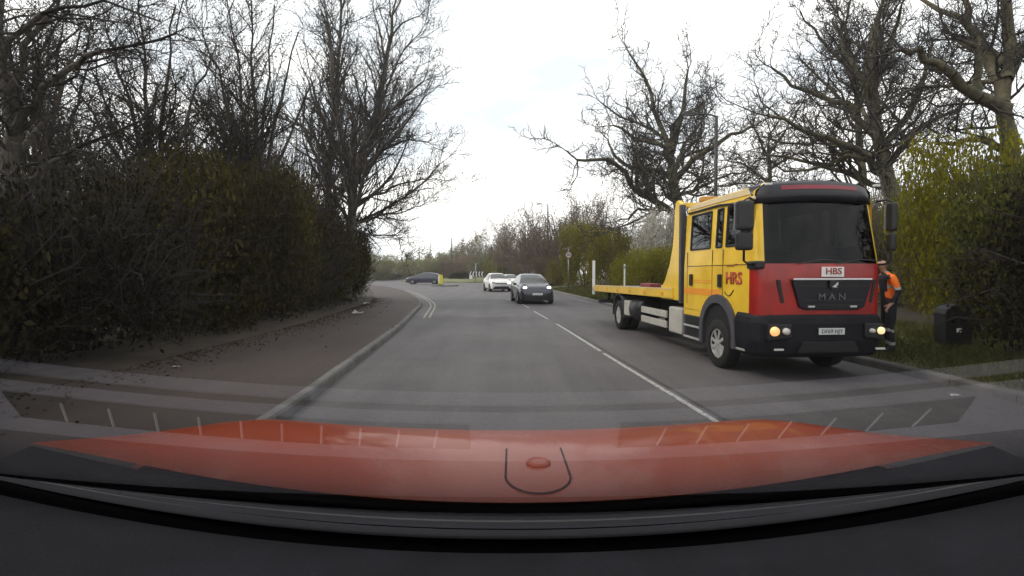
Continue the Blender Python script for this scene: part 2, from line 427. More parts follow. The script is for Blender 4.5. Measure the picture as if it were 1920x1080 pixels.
def tubes_np(segs, sides):
    """segs (N,8): p0 p1 r0 r1 -> open tubes"""
    s = np.asarray(segs, np.float64); p0 = s[:, 0:3]; p1 = s[:, 3:6]; r0 = s[:, 6]; r1 = s[:, 7]
    d = p1 - p0; L = np.linalg.norm(d, axis=1, keepdims=True); d = d / np.maximum(L, 1e-6)
    ref = np.where(np.abs(d[:, 2:3]) < 0.9, np.array([[0, 0, 1.0]]), np.array([[1.0, 0, 0]]))
    u = np.cross(d, ref); u /= np.linalg.norm(u, axis=1, keepdims=True); v = np.cross(d, u)
    n = len(s); V = np.zeros((n, 2, sides, 3)); 
    for a in range(sides):
        q = 2 * math.pi * a / sides; o = u * math.cos(q) + v * math.sin(q)
        V[:, 0, a] = p0 + o * r0[:, None]; V[:, 1, a] = p1 + o * r1[:, None]
    base = (np.arange(n) * 2 * sides)[:, None, None]
    a = np.arange(sides); b = (a + 1) % sides
    Fq = np.stack([a, b, sides + b, sides + a], axis=1)[None] + base
    return V.reshape(-1, 3), Fq.reshape(-1, 4)

def leaves_np(rng, c, size, flat=0.0):
    """one bent leaf-sized quad at each centre"""
    n = len(c); a = rng.normal(size=(n, 3)); a[:, 2] *= (1 - flat); a /= np.linalg.norm(a, axis=1, keepdims=True)
    b = rng.normal(size=(n, 3)); b -= a * (a * b).sum(1, keepdims=True); b /= np.linalg.norm(b, axis=1, keepdims=True)
    s = size * rng.uniform(0.6, 1.4, (n, 1)); nn = np.cross(a, b) * s * 0.18
    V = np.stack([c - a * s, c + b * s * 0.5 + nn, c + a * s, c - b * s * 0.5 + nn], axis=1)
    return V.reshape(-1, 3), (np.arange(n)[:, None] * 4 + np.arange(4)[None])

class Grow:
    def __init__(s, seed, wob=0.22, up=0.12, spread=55, spacing=(0.9, 0.55, 0.36, 0.22), lens=(0.55, 0.5, 0.45, 0.42), maxlev=4, rmin=0.010, cap=9000, minlen=0.35):
        s.rng = random.Random(seed); s.thick = []; s.thin = []; s.tips = []; s.wob = wob; s.up = up; s.spread = spread; s.spacing = spacing; s.lens = lens; s.maxlev = maxlev; s.rmin = rmin; s.cap = cap; s.minlen = minlen
    def put(s, a, b, ra, rb):
        (s.thick if ra > 0.045 else s.thin).append((a.x, a.y, a.z, b.x, b.y, b.z, ra, rb))
    def poly(s, pts, r0, r1, lev, spawn=True, t0=0.25):
        n = len(pts) - 1; tot = sum((pts[i + 1] - pts[i]).length for i in range(n)); acc = 0.0
        nxt = tot * t0
        sp = s.spacing[min(lev, len(s.spacing) - 1)]
        for i in range(n):
            a, b = pts[i], pts[i + 1]; L = (b - a).length
            ra = r0 + (r1 - r0) * acc / tot; rb = r0 + (r1 - r0) * (acc + L) / tot
            s.put(a, b, ra, rb)
            if spawn and lev < s.maxlev:
                while nxt <= acc + L:
                    f = (nxt - acc) / max(L, 1e-6); p = a.lerp(b, f); r = ra + (rb - ra) * f
                    rem = max(tot - nxt, tot * 0.3)
                    s.child(p, (b - a).normalized(), r, max(s.minlen, rem * s.lens[min(lev, len(s.lens) - 1)] * s.rng.uniform(0.7, 1.35)), lev + 1)
                    nxt += sp * s.rng.uniform(0.5, 1.5)
            acc += L
        if lev >= s.maxlev - 1: s.tips.append((pts[-1].x, pts[-1].y, pts[-1].z))
        elif spawn:
            s.child(pts[-1], (pts[-1] - pts[-2]).normalized(), r1, max(s.minlen, tot * 0.4), lev + 1, 18)
            s.child(pts[-1], (pts[-1] - pts[-2]).normalized(), r1, max(s.minlen, tot * 0.3), lev + 1, 40)
    def child(s, p, d, r, L, lev, ang=None):
        if len(s.thin) + len(s.thick) > s.cap: return
        g = s.rng
        an = R(ang if ang is not None else s.spread * g.uniform(0.6, 1.25))
        o = d.orthogonal().normalized(); o.rotate(Matrix.Rotation(g.uniform(0, 6.283), 3, d))
        dd = (d * math.cos(an) + o * math.sin(an)).normalized()
        n = 5 if lev < 3 else (4 if lev == 3 else 3); pts = [p.copy()]
        for i in range(n):
            dd = (dd + Vector((g.gauss(0, s.wob), g.gauss(0, s.wob), g.gauss(0, s.wob) + s.up))).normalized()
            pts.append(pts[-1] + dd * (L / n))
        r0 = max(s.rmin, min(r * 0.62, L * 0.022)); r1 = max(s.rmin * 0.65, r0 * 0.35)
        s.poly(pts, r0, r1, lev, t0=0.18)

def make_tree(name, label, cat, g, bark, twig, bud=None, nbud=0, budsize=0.03, budspread=0.15, group=None, base=None):
    """a tree > trunk (bark, limbs and boughs) and crown (fine branches, buds)"""
    root = empty(name, base if base is not None else (0, 0, 0)); tag(root, label, cat, group)
    off = np.array(root.location)
    V, Q = tubes_np(g.thick, 7)
    link('trunk', np_mesh('trunk', V - off, [Q]), bark, root, True)
    V, Q = tubes_np(g.thin, 3); 
    crown = link('crown', np_mesh('crown', V - off, [Q]), twig, root)
    if nbud and g.tips:
        rng = np.random.default_rng(len(g.tips)); t = np.array(g.tips)[rng.integers(0, len(g.tips), nbud)] + rng.normal(size=(nbud, 3)) * budspread
        V, Q = leaves_np(rng, t, budsize); o = link('buds', np_mesh('buds', V - off, [Q]), bud, crown)
        o['kind'] = 'stuff'
    return root

def limb(pts, jit=0.0, seed=0, sub=3):
    """smooth 3-D polyline through the measured points"""
    p = [Vector(q) for q in pts]; q = [p[0] * 2 - p[1]] + p + [p[-1] * 2 - p[-2]]; o = []; g = random.Random(seed)
    for i in range(1, len(q) - 2):
        for k in range(sub):
            t = k / sub
            o.append(0.5 * ((2 * q[i]) + (q[i + 1] - q[i - 1]) * t + (2 * q[i - 1] - 5 * q[i] + 4 * q[i + 1] - q[i + 2]) * t * t + (3 * q[i] - q[i - 1] - 3 * q[i + 1] + q[i + 2]) * t ** 3) + Vector((g.gauss(0, jit), g.gauss(0, jit), g.gauss(0, jit))) * (1 if i + k > 1 else 0))
    o.append(q[-2]); return o

def guided(seed, d, trunk, r_trunk, limbs, **kw):
    """oak: trunk and main limbs follow the photograph, the rest grows from them. limbs: (list of (px,py,depth offset)), radius"""
    g = Grow(seed, **kw)
    tp = limb([P(x, y, d + e) for x, y, e in trunk], 0.03, seed)
    g.poly(tp, r_trunk, r_trunk * 0.35, 0, t0=0.6)
    for i, (pl, r) in enumerate(limbs):
        g.poly(limb([P(x, y, d + e) for x, y, e in pl], 0.06, seed + i), r, r * 0.3, 1, t0=0.12)
    return g

# --- oaks on the right
A = guided(3, 33, [(1290, 540, 0), (1280, 430, 0), (1264, 345, 0), (1258, 290, .3), (1262, 235, .5)], 0.52, [
    ([(1276, 410, 0), (1232, 380, -1), (1190, 352, -1.5), (1165, 312, -2), (1128, 300, -2.5), (1082, 300, -3)], 0.26),
    ([(1262, 338, 0), (1236, 322, .5), (1182, 312, 1), (1152, 290, 1.5), (1140, 262, 2)], 0.20),
    ([(1258, 300, 0), (1238, 270, -1), (1200, 262, -2), (1150, 235, -3)], 0.18),
    ([(1260, 285, 0), (1278, 215, 1), (1290, 130, 1.5)], 0.24),
    ([(1258, 285, 0), (1235, 230, 1), (1212, 150, 2), (1180, 100, 2)], 0.2),
    ([(1268, 335, 0), (1300, 300, -1), (1350, 268, -2), (1410, 235, -2)], 0.22),
    ([(1272, 365, 0), (1312, 352, 1), (1360, 330, 2), (1400, 322, 2)], 0.15),
    ([(1240, 385, -1), (1196, 396, -2), (1178, 410, -2.5), (1135, 418, -3)], 0.10),
    ([(1264, 325, 0), (1285, 270, 3), (1330, 210, 5)], 0.18),
    ([(1270, 380, 0), (1250, 365, -3), (1225, 330, -5), (1215, 290, -6)], 0.13),
], wob=0.30, up=0.10, spread=58, rmin=0.016, cap=26000, spacing=(0.7, 0.46, 0.30, 0.22), lens=(0.55, 0.62, 0.58, 0.55), minlen=0.5)
make_tree('oak_tree', 'broad bare oak with low crooked limbs reaching out over the hedge behind the truck bed', 'tree', A, 'oak_bark', 'twig_dark', base=P(1290, 540, 33))
B = guided(5, 20, [(1712, 620, 0), (1694, 440, 0), (1668, 335, 0), (1642, 235, .2), (1632, 150, .4), (1640, 50, .6)], 0.40, [
    ([(1668, 332, 0), (1600, 275, -1), (1530, 250, -1.5), (1440, 218, -2)], 0.17),
    ([(1648, 262, 0), (1590, 200, .5), (1510, 172, 1), (1448, 128, 1)], 0.15),
    ([(1640, 215, 0), (1600, 120, 1), (1560, 40, 2)], 0.17),
    ([(1655, 275, 0), (1722, 180, 1), (1748, 80, 1.5)], 0.16),
    ([(1662, 310, 0), (1722, 242, -1), (1800, 205, -1.5)], 0.14),
    ([(1672, 350, 0), (1590, 330, 1), (1500, 300, 2), (1430, 290, 2)], 0.13),
    ([(1685, 400, 0), (1730, 370, -1), (1780, 350, -1)], 0.10),
    ([(1636, 180, 0), (1668, 90, -1), (1690, 10, -2)], 0.14),
    ([(1650, 270, 0), (1620, 210, 3), (1590, 120, 4)], 0.13),
], wob=0.30, up=0.12, spread=55, rmin=0.011, cap=26000, spacing=(0.5, 0.32, 0.22, 0.15), lens=(0.55, 0.62, 0.56, 0.52), minlen=0.35)
make_tree('oak_tree', 'tall bare oak with a leaning trunk rising just behind the truck cab', 'tree', B, 'oak_bark', 'twig_dark', base=P(1712, 620, 20))
C = guided(7, 25, [(1628, 600, 0), (1622, 420, 0), (1613, 280, 0), (1605, 170, 0), (1585, 50, .5)], 0.27, [
    ([(1614, 300, 0), (1560, 262, .5), (1490, 270, 1), (1430, 255, 1)], 0.12),
    ([(1610, 230, 0), (1560, 170, 1), (1500, 110, 1.5)], 0.12),
    ([(1607, 190, 0), (1640, 110, -1), (1660, 40, -1)], 0.11),
    ([(1618, 350, 0), (1560, 345, -1), (1500, 355, -1.5), (1450, 340, -2)], 0.11),
    ([(1600, 140, 0), (1540, 70, 0), (1500, 20, 0)], 0.11),
], wob=0.28, up=0.12, spread=55, rmin=0.013, cap=17000, spacing=(0.6, 0.4, 0.27, 0.19), lens=(0.55, 0.62, 0.56, 0.52), minlen=0.4)
make_tree('oak_tree', 'slim bare oak with a straight upright trunk, second trunk behind the truck cab roof', 'tree', C, 'oak_bark', 'twig_dark', base=P(1628, 600, 25))
D = guided(9, 12.5, [(1915, 700, 0), (1912, 420, 0), (1900, 300, 0), (1882, 195, 0), (1893, 90, .2), (1878, -60, .4)], 0.27, [
    ([(1886, 205, 0), (1805, 158, -.5), (1742, 106, -.8), (1690, 92, -1)], 0.17),
    ([(1835, 172, -.4), (1832, 100, -.5), (1790, 72, -.6)], 0.10),
    ([(1882, 190, 0), (1850, 90, .5), (1815, 20, 1), (1790, -60, 1.2)], 0.14),
    ([(1888, 150, 0), (1940, 60, .5), (1990, -20, .5)], 0.14),
    ([(1900, 290, 0), (1840, 262, .6), (1780, 270, 1), (1740, 240, 1.5)], 0.10),
    ([(1885, 120, .2), (1790, 40, 1.5), (1700, -10, 2.5)], 0.12),
], wob=0.28, up=0.1, spread=55, rmin=0.008, cap=16000, spacing=(0.45, 0.27, 0.18, 0.12), lens=(0.5, 0.6, 0.55, 0.5), minlen=0.3)
make_tree('oak_tree', 'thick-limbed bare oak at the far right edge above the tall yellow-green bush', 'tree', D, 'oak_bark', 'twig_dark', base=P(1915, 700, 12.5))
E = guided(11, 38, [(1432, 560, 0), (1438, 400, 0), (1444, 330, 0), (1440, 270, 0)], 0.30, [
    ([(1442, 345, 0), (1400, 310, 1), (1360, 300, 1)], 0.13), ([(1440, 320, 0), (1490, 290, -1), (1530, 290, -1)], 0.13),
    ([(1440, 295, 0), (1420, 250, 0), (1400, 215, 0)], 0.12), ([(1442, 370, 0), (1490, 345, 1), (1540, 350, 1)], 0.12), ([(1441, 360, 0), (1395, 345, -2), (1350, 350, -2)], 0.11), ([(1440, 290, 0), (1470, 250, 0), (1490, 210, 0)], 0.12),
], wob=0.34, up=0.06, spread=60, rmin=0.018, cap=15000, spacing=(0.8, 0.5, 0.36, 0.26), lens=(0.55, 0.65, 0.6, 0.55), minlen=0.5)
make_tree('oak_tree', 'dense low bare oak seen just above the front of the truck roof', 'tree', E, 'oak_bark', 'twig_dark', base=P(1432, 560, 38))

# --- bare trees on the left
def fan(seed, base, stems, **kw):
    g = Grow(seed, **kw)
    for i, (pts, r) in enumerate(stems):
        g.poly(limb(pts, 0.05, seed + i), r, r * 0.28, 1, t0=0.22)
    return g
def pl(d, *pp): return [P(x, y, d + e) for x, y, e in pp]
LK = dict(wob=0.2, up=0.10, spread=42, lens=(0.5, 0.5, 0.5, 0.5))
g = fan(21, None, [
    (pl(24, (650, 560, 0), (660, 400, 0), (668, 330, 0), (690, 250, .5), (722, 130, 1), (735, 30, 1)), 0.27),
    (pl(24, (666, 340, 0), (640, 250, -.5), (622, 120, -1), (610, 20, -1)), 0.17),
    (pl(24, (672, 320, 0), (722, 280, 0), (770, 262, 0), (806, 268, 0)), 0.09),
    (pl(24, (664, 380, 0), (720, 358, -1), (770, 340, -1), (818, 335, -1)), 0.08),
    (pl(24, (662, 420, 0), (710, 405, .5), (760, 395, .5), (800, 380, .5)), 0.07),
    (pl(24, (668, 345, 0), (705, 300, 2), (745, 230, 3), (765, 160, 3)), 0.10),
    (pl(24, (655, 430, 0), (700, 440, -1), (742, 440, -1.5), (752, 470, -2)), 0.06),
    (pl(24, (662, 390, 0), (610, 350, 1), (570, 300, 1)), 0.08),
    (pl(24, (700, 230, .5), (760, 190, 0), (800, 170, 0)), 0.08),
    (pl(24, (668, 330, 0), (700, 240, 1), (745, 110, 2), (790, 60, 2)), 0.10),
], rmin=0.010, cap=26000, spacing=(0.45, 0.36, 0.24, 0.17), minlen=0.45, **LK)
make_tree('bare_tree', 'bare spreading tree with a pale forked trunk at the bend, beside the open sky', 'tree', g, 'grey_bark', 'twig_dark', 'leaf_bud', 10000, 0.035, 0.15, base=P(650, 560, 24))
g = fan(23, None, [
    (pl(28, (600, 560, 0), (612, 390, 0), (622, 280, 0), (636, 120, 0), (640, 0, 0)), 0.2),
    (pl(28, (612, 380, 0), (580, 300, 0), (560, 200, 0)), 0.08), (pl(28, (618, 320, 0), (650, 230, 0), (690, 160, 0)), 0.08),
    (pl(28, (610, 400, 0), (560, 350, 1), (520, 310, 1)), 0.07), (pl(28, (622, 270, 0), (585, 180, -1), (555, 90, -1)), 0.08),
], rmin=0.014, cap=14000, spacing=(0.5, 0.36, 0.24, 0.18), minlen=0.5, **LK)
make_tree('bare_tree', 'slender bare tree with one straight grey trunk, next to the forked tree', 'tree', g, 'grey_bark', 'twig_dark', 'leaf_bud', 8000, 0.04, 0.2, base=P(600, 560, 28))
def stems(d, bx, by, tops, r):
    o = []
    for i, (tx, ty) in enumerate(tops):
        e = ((i * 37) % 7 - 3) * 0.25
        o.append((pl(d, (bx, by, 0), (bx + (tx - bx) * 0.22, by + (ty - by) * 0.42, e * .4), (bx + (tx - bx) * 0.6, by + (ty - by) * 0.75, e), (tx, ty, e)), r))
    return o
g = fan(25, None, stems(17, 478, 520, [(380, 60), (430, 20), (470, -20), (515, 10), (560, 60), (590, 150), (350, 160)], 0.09), rmin=0.0065, cap=18000, spacing=(0.34, 0.26, 0.19, 0.14), minlen=0.35, **LK)
make_tree('bare_tree', 'many-stemmed bare tree fanning straight up against white sky, in the middle of the hedge', 'tree', g, 'grey_bark', 'twig_dark', 'leaf_bud', 10000, 0.028, 0.12, base=P(478, 520, 17))
g = fan(27, None, stems(14, 285, 520, [(130, 150), (200, 60), (260, -20), (330, 10), (400, 100), (430, 200), (150, 260)], 0.09), rmin=0.006, cap=18000, spacing=(0.3, 0.23, 0.17, 0.13), minlen=0.3, wob=0.26, up=0.06, spread=48, lens=(0.5, 0.5, 0.5, 0.5))
make_tree('bare_tree', 'tangled bare tree thick with twigs above the darkest stretch of hedge', 'tree', g, 'grey_bark', 'twig_dark', 'leaf_bud', 12000, 0.026, 0.12, base=P(285, 520, 14))
g = fan(29, None, [
    (pl(10.5, (-30, 620, 0), (10, 400, 0), (20, 240, 0), (0, 60, 0), (30, -120, 0)), 0.22),
    (pl(10.5, (18, 260, 0), (60, 190, -.3), (120, 130, -.5), (200, 90, -.6), (330, 62, -.8)), 0.085),
    (pl(10.5, (16, 300, 0), (60, 250, .5), (110, 180, 1), (150, 60, 1.4)), 0.075),
    (pl(10.5, (15, 330, 0), (70, 300, -.5), (140, 285, -.8), (200, 290, -1)), 0.05),
    (pl(10.5, (10, 200, 0), (60, 90, 0), (110, 10, 0), (150, -70, 0)), 0.08),
    (pl(10.5, (12, 380, 0), (50, 340, .5), (90, 300, .8)), 0.05),
    (pl(10.5, (0, 120, 0), (90, 30, -.6), (200, 10, -1), (300, 40, -1.2)), 0.06),
], rmin=0.005, cap=16000, spacing=(0.3, 0.22, 0.16, 0.12), minlen=0.28, wob=0.25, up=0.03, spread=50, lens=(0.5, 0.5, 0.5, 0.5))
make_tree('bare_tree', 'dark bare tree at the far left edge with a bough stretched across the top', 'tree', g, 'grey_bark', 'twig_dark', 'leaf_bud', 8000, 0.024, 0.1, base=P(-30, 620, 10.5))
g = fan(31, None, stems(21, 90, 520, [(30, 150), (70, 60), (120, 20), (180, 90), (40, 260), (210, 180)], 0.10) + stems(21, 120, 520, [(150, 240), (60, 330), (230, 260)], 0.07), rmin=0.010, cap=18000, spacing=(0.35, 0.25, 0.18, 0.14), minlen=0.4, **LK)
make_tree('bare_tree', 'farther bare tree showing through gaps below the bough at upper left', 'tree', g, 'grey_bark', 'twig_dark', 'leaf_bud', 8000, 0.035, 0.15, base=P(90, 520, 21))

# --- shrubs: a few meshes, copied
def shrub_mesh(seed, n, leaf, lobes=9, hollow=0.55, twigs=260, twiglen=0.22, thick=1.0):
    """unit shrub: half width 1, height 1"""
    rng = np.random.default_rng(seed); c = []
    L = [(0, 0, 0.42, 0.80, 0.55)]
    for i in range(lobes):
        a = rng.uniform(0, 6.283); r = rng.uniform(0.35, 0.75); z = rng.uniform(0.18, 0.78); L.append((r * math.cos(a), r * math.sin(a), z, rng.uniform(0.22, 0.42), rng.uniform(0.14, 0.26)))
    wts = np.array([q[3] ** 2 for q in L]); wts /= wts.sum()
    k = rng.choice(len(L), n, p=wts); u = rng.normal(size=(n, 3)); u /= np.linalg.norm(u, axis=1, keepdims=True)
    rr = hollow + (1 - hollow) * rng.uniform(0, 1, (n, 1)) ** 0.7 + rng.exponential(0.05, (n, 1))
    La_ = np.array(L)[k]; c = La_[:, :3] + u * rr * np.stack([La_[:, 3], La_[:, 3], La_[:, 4]], axis=1)
    c += rng.normal(size=c.shape) * 0.03; c = c[c[:, 2] > 0.01]
    V, Q = leaves_np(rng, c, leaf)
    segs = []
    for i in range(twigs):
        p = c[rng.integers(0, len(c))]; d = (p - np.array([0, 0, 0.25])); d /= np.linalg.norm(d); d = d + rng.normal(size=3) * 0.35 + np.array([0, 0, 0.35]); d /= np.linalg.norm(d)
        l_ = twiglen * rng.uniform(0.4, 1.3); m_ = p + d * l_ * 0.5 + rng.normal(size=3) * 0.02; e = p + d * l_ + rng.normal(size=3) * 0.03; s0 = p - d * l_ * 0.6
        segs.append((*s0, *m_, 0.0036 * thick, 0.0026 * thick)); segs.append((*m_, *e, 0.0026 * thick, 0.0014 * thick))
    for i in range(9):
        a = rng.uniform(0, 6.283); t = np.array([0.55 * math.cos(a), 0.55 * math.sin(a), rng.uniform(0.5, 0.85)]); b = np.array([0.08 * math.cos(a), 0.08 * math.sin(a), 0.0]); m_ = (b + t) / 2 + rng.normal(size=3) * 0.06
        segs.append((*b, *m_, 0.018, 0.012)); segs.append((*m_, *t, 0.012, 0.005))
    W, T = tubes_np(segs, 4)
    return np_mesh('foliage', V, [Q]), np_mesh('stem', W, [T])

SH = {'dense': shrub_mesh(101, 17000, 0.020), 'dense2': shrub_mesh(102, 17000, 0.020, 11), 'loose': shrub_mesh(103, 11000, 0.019, 10, 0.4, 700, 0.30), 'twiggy': shrub_mesh(104, 6500, 0.015, 10, 0.3, 1800, 0.30), 'fine': shrub_mesh(105, 24000, 0.013, 12)}
def shrub(name, label, kind, leaf, twig, at, rx, h, ry=None, rz=0.0, group=None, cat='shrub'):
    root = empty(name, at, rz); root.scale = (rx, ry or rx, h); tag(root, label, cat, group)
    f, s_ = SH[kind]
    for nm, me, m in (('foliage', f, leaf), ('stem', s_, twig)):
        o = bpy.data.objects.new(nm, me); COL.objects.link(o); o.parent = root
        if not me.materials: me.materials.append(None)
        if nm == 'stem': o['kind'] = 'stuff'
        o.material_slots[0].link = 'OBJECT'; o.material_slots[0].material = MATS[m]
    return root

def at(px, d, z=0.2): 
    q = P(px, 512, d); return Vector((q.x, d, z))

# left hedge, a run of tall thorn bushes along the pavement
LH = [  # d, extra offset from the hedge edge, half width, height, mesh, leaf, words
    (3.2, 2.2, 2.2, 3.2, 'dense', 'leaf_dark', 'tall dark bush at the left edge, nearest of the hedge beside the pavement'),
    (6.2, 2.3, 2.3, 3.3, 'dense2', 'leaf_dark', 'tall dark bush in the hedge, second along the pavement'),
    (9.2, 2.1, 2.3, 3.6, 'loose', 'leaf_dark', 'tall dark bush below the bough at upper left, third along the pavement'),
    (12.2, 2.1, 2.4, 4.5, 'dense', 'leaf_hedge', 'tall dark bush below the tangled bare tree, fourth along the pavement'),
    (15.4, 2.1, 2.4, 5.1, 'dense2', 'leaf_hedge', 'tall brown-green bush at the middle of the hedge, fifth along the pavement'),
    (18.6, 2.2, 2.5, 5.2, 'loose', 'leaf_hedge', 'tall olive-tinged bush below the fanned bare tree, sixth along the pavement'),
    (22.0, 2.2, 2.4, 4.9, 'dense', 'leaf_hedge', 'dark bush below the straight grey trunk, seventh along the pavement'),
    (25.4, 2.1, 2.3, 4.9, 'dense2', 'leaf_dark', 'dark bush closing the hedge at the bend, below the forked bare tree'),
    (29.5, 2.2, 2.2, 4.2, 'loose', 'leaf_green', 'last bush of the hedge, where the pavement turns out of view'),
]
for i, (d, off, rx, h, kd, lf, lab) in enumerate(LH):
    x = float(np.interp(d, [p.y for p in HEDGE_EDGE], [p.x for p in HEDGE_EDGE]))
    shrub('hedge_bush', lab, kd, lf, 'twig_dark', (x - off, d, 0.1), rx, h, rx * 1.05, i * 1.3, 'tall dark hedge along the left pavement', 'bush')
for i, (px, d, rx, h, kd, lf, lab) in enumerate([
    (330, 18.5, 2.6, 6.3, 'loose', 'leaf_bud', 'twiggy brown thicket rising behind the hedge below the tangled tree'),
    (455, 21.5, 2.6, 7.4, 'loose', 'leaf_green', 'twiggy thicket with an olive-yellow top behind the middle of the hedge'),
    (545, 25, 2.7, 7.9, 'twiggy', 'leaf_bud', 'twiggy brown thicket behind the hedge, nearest the straight grey trunk'),
    (190, 16, 2.6, 5.2, 'twiggy', 'leaf_bud', 'low twiggy thicket behind the hedge at far left'),
]):
    shrub('thicket', lab, kd, lf, 'twig_brown', at(px, d, 0.2), rx, h, None, i * 0.9, 'thickets behind the left hedge', 'thicket')

# right bank
for i, (px, d, z, rx, h, kd, lf, tw, nm, lab) in enumerate([
    (1096, 45.5, .35, 2.7, 6.2, 'dense', 'leaf_olive', 'twig_brown', 'hedge_bush', 'big olive-green bush right behind the round speed limit sign'),
    (1150, 39, .35, 2.5, 5.0, 'dense2', 'leaf_olive', 'twig_brown', 'hedge_bush', 'olive-green bush behind the white post at the back of the truck bed'),
    (1190, 36, .4, 2.4, 4.6, 'loose', 'leaf_olive', 'twig_brown', 'hedge_bush', 'loose olive bush between the white post and the white blossom'),
    (1232, 28.5, .5, 1.8, 4.9, 'dense2', 'blossom', 'twig_pale', 'blackthorn_bush', 'blackthorn bush whitened with blossom below the broad oak'),
    (1200, 25.5, .4, 1.9, 2.6, 'dense2', 'leaf_bright', 'twig_brown', 'hedge_bush', 'bright yellow-green bush above the middle of the truck bed'),
    (1290, 24.5, .4, 2.2, 2.8, 'dense', 'leaf_bright', 'twig_brown', 'hedge_bush', 'bright yellow-green bush beside the back of the truck cab'),
    (1370, 27, .5, 2.6, 5.6, 'loose', 'leaf_olive', 'twig_brown', 'hedge_bush', 'olive bush hidden behind the truck cab, only its top above the roof'),
    (1470, 29, .5, 2.8, 5.4, 'twiggy', 'leaf_olive', 'twig_brown', 'hedge_bush', 'thin olive thicket above the dark sun visor of the truck'),
    (1570, 24, .5, 2.6, 4.8, 'twiggy', 'leaf_olive', 'twig_brown', 'hedge_bush', 'thin brown-olive thicket between the slim oak and the truck cab'),
    (1668, 17.5, .5, 1.9, 4.2, 'twiggy', 'leaf_olive', 'twig_pale', 'hedge_bush', 'pale-twigged bush beside the right mirror of the truck'),
    (1742, 17, .5, 2.2, 4.2, 'loose', 'leaf_green', 'twig_pale', 'hedge_bush', 'dim green bush with pale twigs right of the person in orange'),
    (1840, 12.2, .4, 1.75, 4.9, 'dense2', 'leaf_bright', 'twig_brown', 'tall_bush', 'tall yellow-green bush below the thick-limbed oak'),
    (1790, 14.8, .4, 1.8, 3.3, 'dense', 'leaf_olive', 'twig_brown', 'hedge_bush', 'rounded olive bush at the foot of the tall yellow-green bush'),
    (1945, 9.6, .3, 1.9, 3.4, 'dense', 'leaf_green', 'twig_dark', 'hedge_bush', 'dark green bush at the right edge, nearest on the grass bank'),
    (2120, 7.2, .3, 1.9, 3.6, 'dense2', 'leaf_dark', 'twig_dark', 'hedge_bush', 'dark bush cut off by the right edge of the view'),
    (1560, 33, .6, 3.2, 6.0, 'twiggy', 'leaf_brown', 'twig_brown', 'hedge_bush', 'brown thicket farther back below the slim oak'),
    (1310, 40, .6, 3.2, 6.6, 'twiggy', 'leaf_brown', 'twig_brown', 'hedge_bush', 'brown thicket at the foot of the broad oak'),
    (1660, 27, .6, 3.0, 5.5, 'twiggy', 'leaf_brown', 'twig_brown', 'hedge_bush', 'brown thicket behind the leaning oak'),
]):
    shrub(nm, lab, kd, lf, tw, at(px, d, z), rx, h, None, i * 1.1, 'bushes on the right bank', 'bush')

# bare brown scrub trees along the road towards the roundabout
def scrub_tree(seed, px, d, h, spread, label, twig, leaf=None, nl=0, group='brown bare trees before the roundabout', name='bare_tree'):
    b = at(px, d, 0.2); g = Grow(seed, wob=0.20, up=0.10, spread=48, rmin=0.00030 * d, cap=7500, spacing=(h * .06, h * .05, h * .036, h * .03), lens=(0.6, 0.75, 0.65, 0.6), minlen=h * 0.05, maxlev=4)
    q = random.Random(seed); n = 8
    for i in range(n):
        a = 6.283 * i / n + q.uniform(-.4, .4); r_ = 1.3 * spread * q.uniform(0.25, 1.0); hh = h * (1.0 - 0.35 * (r_ / (1.3 * spread)) ** 2) * q.uniform(0.82, 0.98)
        g.poly(limb([b + Vector((math.cos(a) * .1, math.sin(a) * .1, 0)), b + Vector((math.cos(a) * r_ * .4, math.sin(a) * r_ * .4, hh * .4)), b + Vector((math.cos(a) * r_, math.sin(a) * r_, hh))], h * 0.01, seed + i), h * 0.013, h * 0.003, 1, t0=0.2)
    while len(g.thick) < 4: g.thick.append((b.x, b.y, b.z - .1, b.x, b.y, b.z + h * .15, h * .02, h * .015))
    return make_tree(name, label, 'tree', g, 'grey_bark', twig, leaf, int(nl * .45), 0.0016 * d, h * 0.045, group, b)
for i, (px, d, h, sp, lab, lf, nl) in enumerate([
    (1110, 52, 9.4, 3.0, 'brown bare tree behind the olive bush, nearest of the row', 'leaf_brown', 5000),
    (1072, 57, 10.2, 3.0, 'brown bare tree below the street lamp, second of the row', 'leaf_brown', 5000),
    (1040, 62, 10.2, 3.0, 'brown bare tree in front of the street lamp, third of the row', 'leaf_brown', 5500),
    (1012, 68, 9.6, 3.0, 'brown bare tree above the dark hatchback', 'leaf_brown', 5500),
    (988, 76, 9.2, 3.0, 'pale bare tree above the gap between the two nearest cars', 'leaf_brown', 4500),
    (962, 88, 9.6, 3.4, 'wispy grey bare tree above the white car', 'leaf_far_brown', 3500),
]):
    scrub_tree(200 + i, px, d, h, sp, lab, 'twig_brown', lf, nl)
for i, (px, d, h, sp, lab) in enumerate([
    (938, 112, 11.5, 3.4, 'tallest wispy bare tree on the skyline past the roundabout'),
    (905, 122, 9.8, 3.6, 'wispy bare tree on the skyline above the chevron board'),
    (872, 128, 9.3, 3.8, 'low bare tree on the skyline between the chevron board and the middle street lamp'),
    (830, 138, 8.2, 4.2, 'low hazy tree on the skyline above the yellow bollard'),
    (792, 150, 7.2, 4.5, 'low hazy tree on the skyline above the blue car'),
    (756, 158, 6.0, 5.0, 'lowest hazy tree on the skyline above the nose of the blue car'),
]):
    scrub_tree(230 + i, px, d, h, sp, lab, 'twig_pale', 'leaf_far' if i % 2 else 'leaf_far_brown', 4500, 'bare trees past the roundabout')
